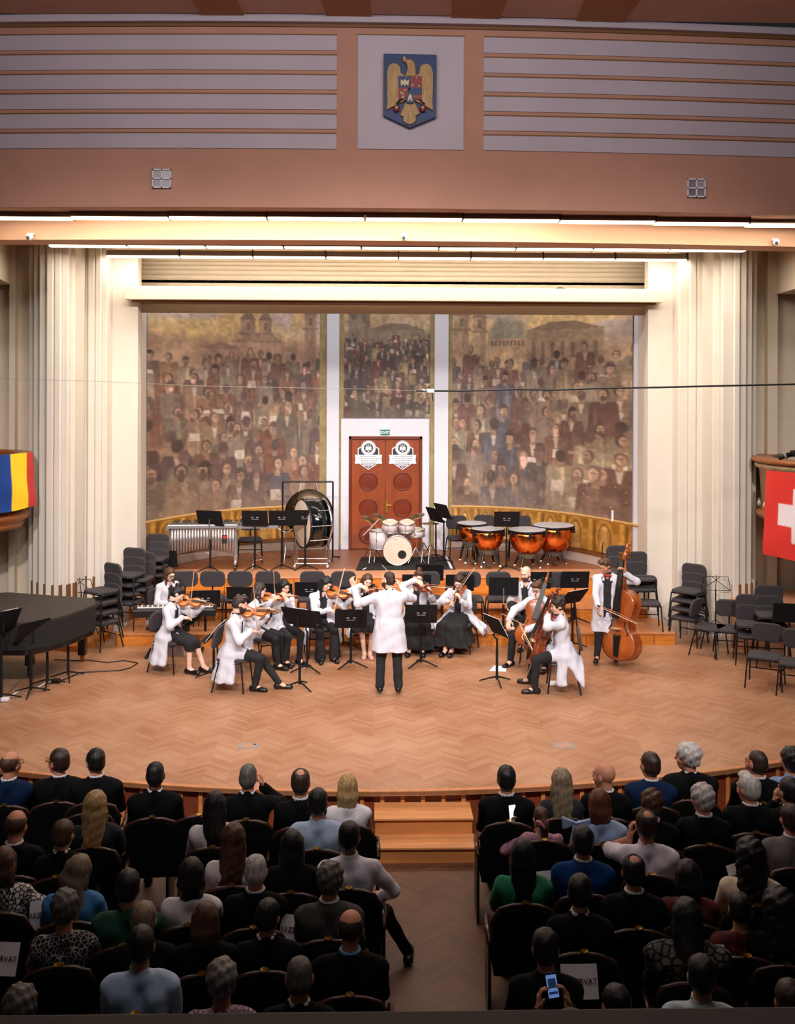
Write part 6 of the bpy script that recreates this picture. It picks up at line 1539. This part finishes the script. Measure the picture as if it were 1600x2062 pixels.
obj('shoulder_bow', MB().prism([(-.12, -.05), (0, 0), (.12, -.05), (.13, .06), (0, .02), (-.13, .07)], -.02, .02, FRONT, BF.sh[-1]+V((-.03, -.03, .06))), C_('pale_blue_blouse', (0, 0, 0)), bl_, bevel=.015)
A(1312, 1592, 'brown-haired woman low in her seat between two suits, second row', ('curly', 'brown'), 'tan', W_suit(collar=False), 0, 6, rim(1312), s=.97)
A(1413, 1581, 'man with fluffy white hair looking left, black suit, second row', ('curly', 'white'), 'ruddy', W_suit(), 25, 6, rim(1413))
A(1506, 1561, 'old man with combed white hair looking left, black suit, second row', ('side', 'white'), 'ruddy', W_suit(), 40, 4, rim(1506), w=1.05)
A(1588, 1566, 'dark-haired person resting a hand on the face, right edge, second row', ('short', 'black'), 'tan', W_suit(collar=False), 25, 6, rim(1588), wrists={-1: (-.1, .2, 1.02)}, hands={-1: dict(d=(.1, .1, .9), n=(.9, 0, .1), curl=.9)})
# third row
A(8, 1706, 'brown-haired woman in a black and white patterned blouse, left edge', ('bob', 'brown'), 'tan', W_blouse(lattice('patterned_blouse', (214, 206, 200), (30, 28, 34), 30, .10), .4), -10, 8, rim(8), s=.97, wrists={1: (.3, .3, .8)})
A(470, 1660, 'woman with long light brown hair and white top, third row', ('wavy', 'brown'), 'pale', W_blouse(C_('white_top', (0, 0, 0)), .5), 0, 4, rim(470), s=.97)
A(588, 1672, 'woman with long black hair in black, beside the light blue shirt, third row', ('long', 'black'), 'tan', W_suit(collar=False), 0, 4, rim(588), s=.97)
A(703, 1655, 'man with black hair in a white shirt, third row on the aisle', ('short', 'black'), 'ruddy', W_shirt(C_('white_shirt', (228, 222, 236))), 0, 4, rim(703), w=1.08, feet={1: (.5, .35, .075)}, elbows={1: (1, -.3, -.4)}, wrists={1: (.27, .26, .6)})
A(1173, 1664, 'black-haired man in a bright blue suit, third row', ('short', 'black'), 'tan', W_suit(suitb), 0, 4, rim(1173), w=1.06)
A(1300, 1632, 'man with a bald crown and white short-sleeved shirt leaning on his hand, third row', ('spot', 'darkbrown'), 'ruddy', W_shirt(C_('white_shirt', (0, 0, 0)), sl=-1), 10, 4, rim(1300), w=1.08, wrists={-1: (-.12, .16, 1.03)}, elbows={-1: (-1, .3, -.8)}, hands={-1: dict(d=(.1, .1, .9), n=(.9, 0, .2), curl=.8)})
A(1592, 1620, 'dark-haired man in a grey suit at the right edge, third row', ('short', 'darkbrown'), 'ruddy', W_suit(C_('suit_grey', (120, 112, 112), bump=.25, spec=.15)), 15, 4, rim(1592), w=1.08)
# fourth row
A(158, 1722, 'woman with long ash blond hair and blue blouse, bowed to the right', ('halfup', 'ashblond'), 'pale', W_blouse(C_('blue_blouse', (60, 122, 184)), .5), -25, 14, rim(158), s=.97, roll=14)
A(515, 1721, 'man with short white hair and white collar, black jacket, fourth row', ('buzz', 'white'), 'ruddy', W_suit(), 0, 8, rim(515))
A(665, 1740, 'man with curly grey hair in a dark grey pullover, fourth row', ('curly', 'salt'), 'tan', [('sweater', 'jacket', C_('grey_pullover', (62, 60, 58)), .022, {'open': 0}), ('trousers', 'trousers', suitk, .012), ('shirt_collar', 'collar', Mcol, 0)], -14, 8, rim(665), w=1.06, glasses=True)
A(1052, 1690, 'woman with long black hair in a green dress, by the aisle', ('long', 'black'), 'tan', W_blouse(C_('green_dress', (24, 122, 82)), -1), 0, 4, rim(1052), s=.97)
A(1275, 1723, 'man with a bald crown in a black jacket, behind the white shirt', ('spot', 'black'), 'ruddy', W_suit(), 0, 8, rim(1275))
A(1384, 1732, 'dark-haired woman with a red scarf, fourth row', ('bob', 'black'), 'tan', W_blouse(C_('red_dark', (110, 20, 22), noise=.8, scale=12, col2=(16, 12, 14)), .5), 0, 6, rim(1384), s=.95)
# fifth row
A(258, 1752, 'black-haired person in a dark green jumper', ('short', 'black'), 'tan', W_shirt(C_('green_jumper', (10, 72, 52))), 0, 6, rim(258), w=1.06)
A(385, 1728, 'woman with black hair and white top with a dark-dotted neckline', ('bob', 'black'), 'tan', W_blouse(C_('white_top', (0, 0, 0)), .3), 6, 6, rim(385), s=.97)
A(1510, 1695, 'black-haired woman in a cream gathered blouse, right side', ('bighair', 'black'), 'tan', W_blouse(C_('cream_blouse', (222, 204, 180)), -1), 0, 6, rim(1510), s=.97, w=1.05)
A(131, 1796, 'woman with curly grey hair and black top with a white net pattern', ('curly', 'salt'), 'tan', W_blouse(lattice('net_pattern', (14, 14, 16), (190, 184, 180), 34, .05), .6), 0, 8, rim(131), s=.97)
A(290, 1817, 'person with combed-back dark blond hair, left block, fifth row', ('short', 'ashblond'), 'pale', W_suit(collar=False), 0, 6, rim(290), s=.97)
A(414, 1818, 'woman with light brown bob in black beside the dotted neckline', ('bob', 'brown'), 'pale', W_suit(collar=False), 0, 8, rim(414), s=.95)
A(540, 1812, 'dark-haired person in a black cap, left block, fifth row', ('short', 'black'), 'tan', W_suit(collar=False), -20, 10, rim(540), s=.95)
A(706, 1834, 'bald man with a blue collar in a black jacket on the aisle, left block', ('fringe', 'darkbrown'), 'ruddy', W_suit()[:3]+[('shirt_collar', 'collar', mat('blue_collar', (110, 170, 220), .7), 0)], -6, 8, rim(706), w=1.08)
A(1168, 1762, 'dark-haired person in black between blue suit and green dress', ('short', 'black'), 'tan', W_suit(collar=False), -10, 8, rim(1168))
A(1382, 1812, 'dark-haired woman in a black and cream flower patterned blouse', ('wavy', 'black'), 'tan', W_blouse(lattice('flower_pattern', (96, 90, 80), (10, 10, 12), 17, .12), .6), 0, 6, rim(1382), s=1.0, w=1.2)
A(1568, 1796, 'dark-haired woman with big hair in black at the right edge', ('bighair', 'black'), 'tan', W_suit(collar=False), 0, 6, rim(1568), s=.97)
A(1490, 1800, 'dark person holding a red patterned bag, right block', ('short', 'black'), 'tan', W_blouse(C_('red_dark', (0, 0, 0)), .5), -10, 12, rim(1490), s=.92)
# last rows
A(284, 1866, 'black-haired man in a light blue shirt, last row at left', ('short', 'black'), 'ruddy', W_shirt(C_('light_blue_shirt', (0, 0, 0))), 0, 6, rim(284), w=1.06)
A(447, 1936, 'woman with curly grey hair and lilac patterned blouse, last row', ('curly', 'grey'), 'tan', W_blouse(lattice('lilac_pattern', (176, 150, 172), (70, 50, 70), 26, .07), .5), 0, 8, rim(447), s=.97)
A(603, 1928, 'person with thinning grey-brown hair in black, last row', ('buzz', 'salt'), 'ruddy', W_suit(collar=False), 0, 10, rim(603))
A(1412, 1925, 'dark-haired person in a pale grey-blue shirt, last row at right', ('short', 'black'), 'tan', W_shirt(C_('pale_grey_blue', (190, 208, 218))), 0, 8, rim(1412), w=1.06)
A(1098, 1872, 'person in black with cream trousers on the aisle, right block', ('short', 'black'), 'tan', [('jacket', 'jacket', suitk, .022, {'open': 0}), ('trousers', 'trousers', C_('cream_trousers', (176, 160, 136)), .014)], 0, 10, rim(1112), feet={-1: (-.42, .28, .075), 1: (.05, .4, .075)})
wm, WF = A(1150, 2036, 'person filming the stage with a phone at the bottom right', ('short', 'black'), 'tan', W_suit(collar=False), 0, 10, 180, wrists={1: (.06, .40, 1.10), -1: (-.13, .40, 1.08)}, hands={1: dict(d=(-.2, .3, .9), n=(-.7, 0, .2), curl=.7), -1: dict(d=(.1, .3, .9), n=(.7, 0, .2), curl=.7)}, seatlabel='dark theatre seat at the bottom right under the person filming with a phone')
A(40, 1990, 'person with curly grey-green lit hair, bottom left corner', ('curly', 'salt'), 'tan', W_suit(collar=False), 0, 8, rim(40))
A(1590, 1975, 'person in a beige jacket at the bottom right corner', ('short', 'darkbrown'), 'tan', W_shirt(C_('beige_jacket', (112, 98, 84))), 0, 8, rim(1590))
A(1240, 1985, 'person in a striped top at the bottom of the right block', ('short', 'black'), 'tan', W_shirt(C_('striped_top', (120, 116, 100))), 20, 8, rim(1240), s=.95)
pp = pw(wm, (-.04, .44, 1.22))
ph = thing('smartphone', 'phone with a bluish screen filming the stage at the bottom right', 'phone', pp); ph.rotation_euler = (R(-30), 0, R(12))
obj('phone_case', MB().box((0, 0, 0), (.078, .012, .155)), Mblk, ph, bevel=.004)
obj('screen', MB().box((0, -.007, .005), (.066, .002, .12)), mat('screen_blue', (110, 150, 220), .4, emit=.5), ph)
obj('screen_scene', MB().box((0, -.0085, .02), (.05, .001, .05)).box((0, -.0085, -.03), (.055, .001, .014)), mat('screen_dark', (40, 60, 100), .4, emit=.3), ph)
# extra empty seats
ES = [(290, 1640), (396, 1645), (560, 1650), (1045, 1640), (1130, 1780), (1415, 1660), (210, 1690), (600, 1850), (80, 1850), (1090, 1765), (1155, 1960), (340, 1950), (10, 1930), (1490, 1760), (1330, 1680), (480, 1850), (1230, 1850), (170, 1640)]
for px, py in ES:
    p = at(px, py, z=GZ+.9)
    hit = any(abs(o.location.x-p.x) < .42 and abs(o.location.y-p.y) < .42 for o in COL.objects if o.name.startswith('theatre_seat') and o.parent is None)
    if hit: continue
    seat(p.x, p.y+.2, RZ(rim(px)), 'empty dark theatre seat %s, %s' % ('left of the aisle' if px < 800 else 'right of the aisle', {290: 'behind the shaved dark head', 396: 'next to the white puffed sleeves'}.get(px, 'around the %s hundredth of the hall' % px)) if False else 'dark empty theatre seat in shadow between seated listeners')
def reserved(px, py, rz, w, h, txt, label, small=None, zz=.30):
    p = at(px, py, z=zz); t = thing('reserved_sign', label, 'paper sign', p, rz)
    t.rotation_euler = (R(-24), 0, rz)
    obj('sheet', MB().grid(lambda a, c: V(((a-.5)*w, -.02*math.cos((a-.5)*2.4), (c-.5)*h)), 6, 2), Mpap, t, solid=.001)
    text('lettering', txt, .05, Mk, t, (0, -.024, .0), STANDUP)
    if small: obj('fine_print', MB().box((0, -.023, .035), (.09, .001, .006)), Mk, t)
reserved(597, 1873, -.2, .25, .2, 'REZERVAT', 'white REZERVAT sign on a dark seat in the middle of the left block')
reserved(1083, 1781, .18, .27, .19, 'REZERVAT', 'white reserved sign on the seat behind the green dress', 1)
reserved(1166, 1976, 0, .25, .21, 'REZERVAT', 'white REZERVAT sign beside the filming phone')
reserved(92, 1842, .15, .24, .2, 'REZERVAT', 'white REZERVAT sign left of the curly grey woman in the net pattern')
reserved(313, 1952, -.05, .2, .2, 'REZERVAT', 'white REZERVAT sign right of the last-row light blue shirt')
reserved(4, 1930, -.1, .24, .21, 'REZERVAT', 'white REZERVAT sign cut by the left edge')
reserved(1484, 1764, .5, .2, .2, 'REZERVAT', 'white sign peeking out behind the cream blouse')
reserved(1440, 1940, -.1, .14, .24, 'REZERVAT', 'narrow white sign above the pale grey-blue shirt')
# ================================================================== LIGHTS, CAMERA
def light_row(name, label, px0, px1, py, Y, n, bowed=False, power=60, z=None):
    """a row of fluorescent battens with louvred bottom; each batten a thing"""
    X0, X1 = X_at(px0, Y, py), X_at(px1, Y, py); L = (X1-X0)/n
    Mh = mat('batten_housing', (150, 132, 118), .5); Mt = mat('tube_glow', (255, 232, 205), .5, emit=7); Mc = mat('batten_black', (30, 26, 24), .6)
    proto = None
    for i in range(n):
        xc = X0+L*(i+.5); y = Y+(bow(xc) if bowed else 0)
        if proto is None:
            proto = thing('ceiling_light', '', 'lamp', (xc, y, z), 0, label[1])
            obj('housing', MB().prism([(-.09, 0), (.09, 0), (.06, .09), (-.06, .09)], -L/2+.012, L/2-.012, Matrix(((0, 0, 1), (1, 0, 0), (0, 1, 0)))), Mh, proto)
            obj('tube', MB().box((0, 0, -.012), (L-.04, .15, .022)), Mt, proto)
            obj('end_plate', MB().box((L/2, 0, .045), (.014, .19, .125)), Mc, proto); obj('end_plate', MB().box((0, .05, .1), (L, .05, .014)), Mc, proto)
            o = proto
        else: o = dup(proto, (xc, y, z), 0, '')
        o['label'] = label[0] % (ORD[i] if i < len(ORD) else str(i))
    cx = (X0+X1)/2; w = X1-X0
    la = bpy.data.lights.new(name, 'AREA'); la.shape = 'RECTANGLE'; la.size = w; la.size_y = .13; la.energy = power; la.color = (1, .9, .78)
    lo = bpy.data.objects.new(name, la); COL.objects.link(lo); lo.location = (cx, Y+(bow(w*.3) if bowed else 0), z-.03)
    if bowed: lo.rotation_euler.x = R(32)
    if 'rear' in name: lo.rotation_euler.x = R(38)
    return lo
ORD = ['first', 'second', 'third', 'fourth', 'fifth', 'sixth', 'seventh', 'eighth', 'ninth', 'tenth', 'eleventh']
ZL = 6.6
light_row('front_batten_light', ('fluorescent batten, %s from the left in the front row under the frieze', 'front row of ceiling battens'), -60, 1708, 443, 13.42, 9, True, 190, 6.615)
light_row('middle_batten_light', ('fluorescent batten, %s from the left in the middle row over the stage', 'middle row of ceiling battens'), 99, 1500, 498, 15.95, 9, False, 260, Z_at(499, 15.95))
light_row('rear_batten_light', ('fluorescent batten, %s from the left in the rear row over the stage', 'rear row of ceiling battens'), 215, 1381, 519, 17.2, 8, False, 150, Z_at(519, 17.2))
def area(name, loc, target, size, sy, power, col):
    la = bpy.data.lights.new(name, 'AREA'); la.shape = 'RECTANGLE'; la.size = size; la.size_y = sy; la.energy = power; la.color = col
    lo = bpy.data.objects.new(name, la); COL.objects.link(lo); lo.location = loc
    lo.rotation_euler = (V(target)-V(loc)).to_track_quat('-Z', 'Y').to_euler()
    return lo
# cool wash lamps behind the beam at the top of the niche
area('niche_wash', (CX, 18.6, 6.25), (CX, 22, 4.5), 8, .15, 90, (.85, .92, 1))
# unseen spots added high in the hall to light the stage from the front
def spot(name, loc, target, power, ang, col, blend=.6, rad=.25):
    la = bpy.data.lights.new(name, 'SPOT'); la.energy = power; la.spot_size = R(ang); la.spot_blend = blend; la.shadow_soft_size = rad; la.color = col
    lo = bpy.data.objects.new(name, la); COL.objects.link(lo); lo.location = loc; lo.rotation_euler = (V(target)-V(loc)).to_track_quat('-Z', 'Y').to_euler()
for i, x in enumerate((-4.2, -1.4, 1.4, 4.2)):
    spot('stage_wash_spot', (x, 2.6, 8.9), (x*(.75 if abs(x) > 2 else .3), 15.6, .9), 3000, 48, (1, .93, .92), .7)
area('hall_fill', (0, 5, 9.1), (0, 7, 0), 6, 2, 84, (1, .92, .88))  # added fill light that lifts the audience, no lamp hangs there
area('frieze_wash', (0, 7.5, 9.1), (0, 13, 7.7), 9, .4, 330, (1, .93, .92))
w = bpy.data.worlds.new('hall'); SC.world = w; w.use_nodes = True
w.node_tree.nodes['Background'].inputs[0].default_value = (.55, .6, .7, 1); w.node_tree.nodes['Background'].inputs[1].default_value = .02
cam = bpy.data.cameras.new('camera'); co = bpy.data.objects.new('camera', cam); COL.objects.link(co); SC.camera = co
cam.sensor_fit = 'HORIZONTAL'; cam.sensor_width = 36; cam.lens = 36*FOC/1600; cam.shift_y = -(1031-PY0)/1600; cam.clip_start = .05
co.matrix_world = Matrix.Translation((0, 0, CAMZ)) @ Matrix.Rotation(-YAW, 4, 'Z') @ Matrix.Rotation(PI/2, 4, 'X') @ Matrix.Rotation(ROLL, 4, 'Z')
SC.view_settings.view_transform = 'Standard'; SC.view_settings.look = 'None'; SC.view_settings.gamma = 1; SC.view_settings.use_curve_mapping = False
SC.view_settings.exposure = 0
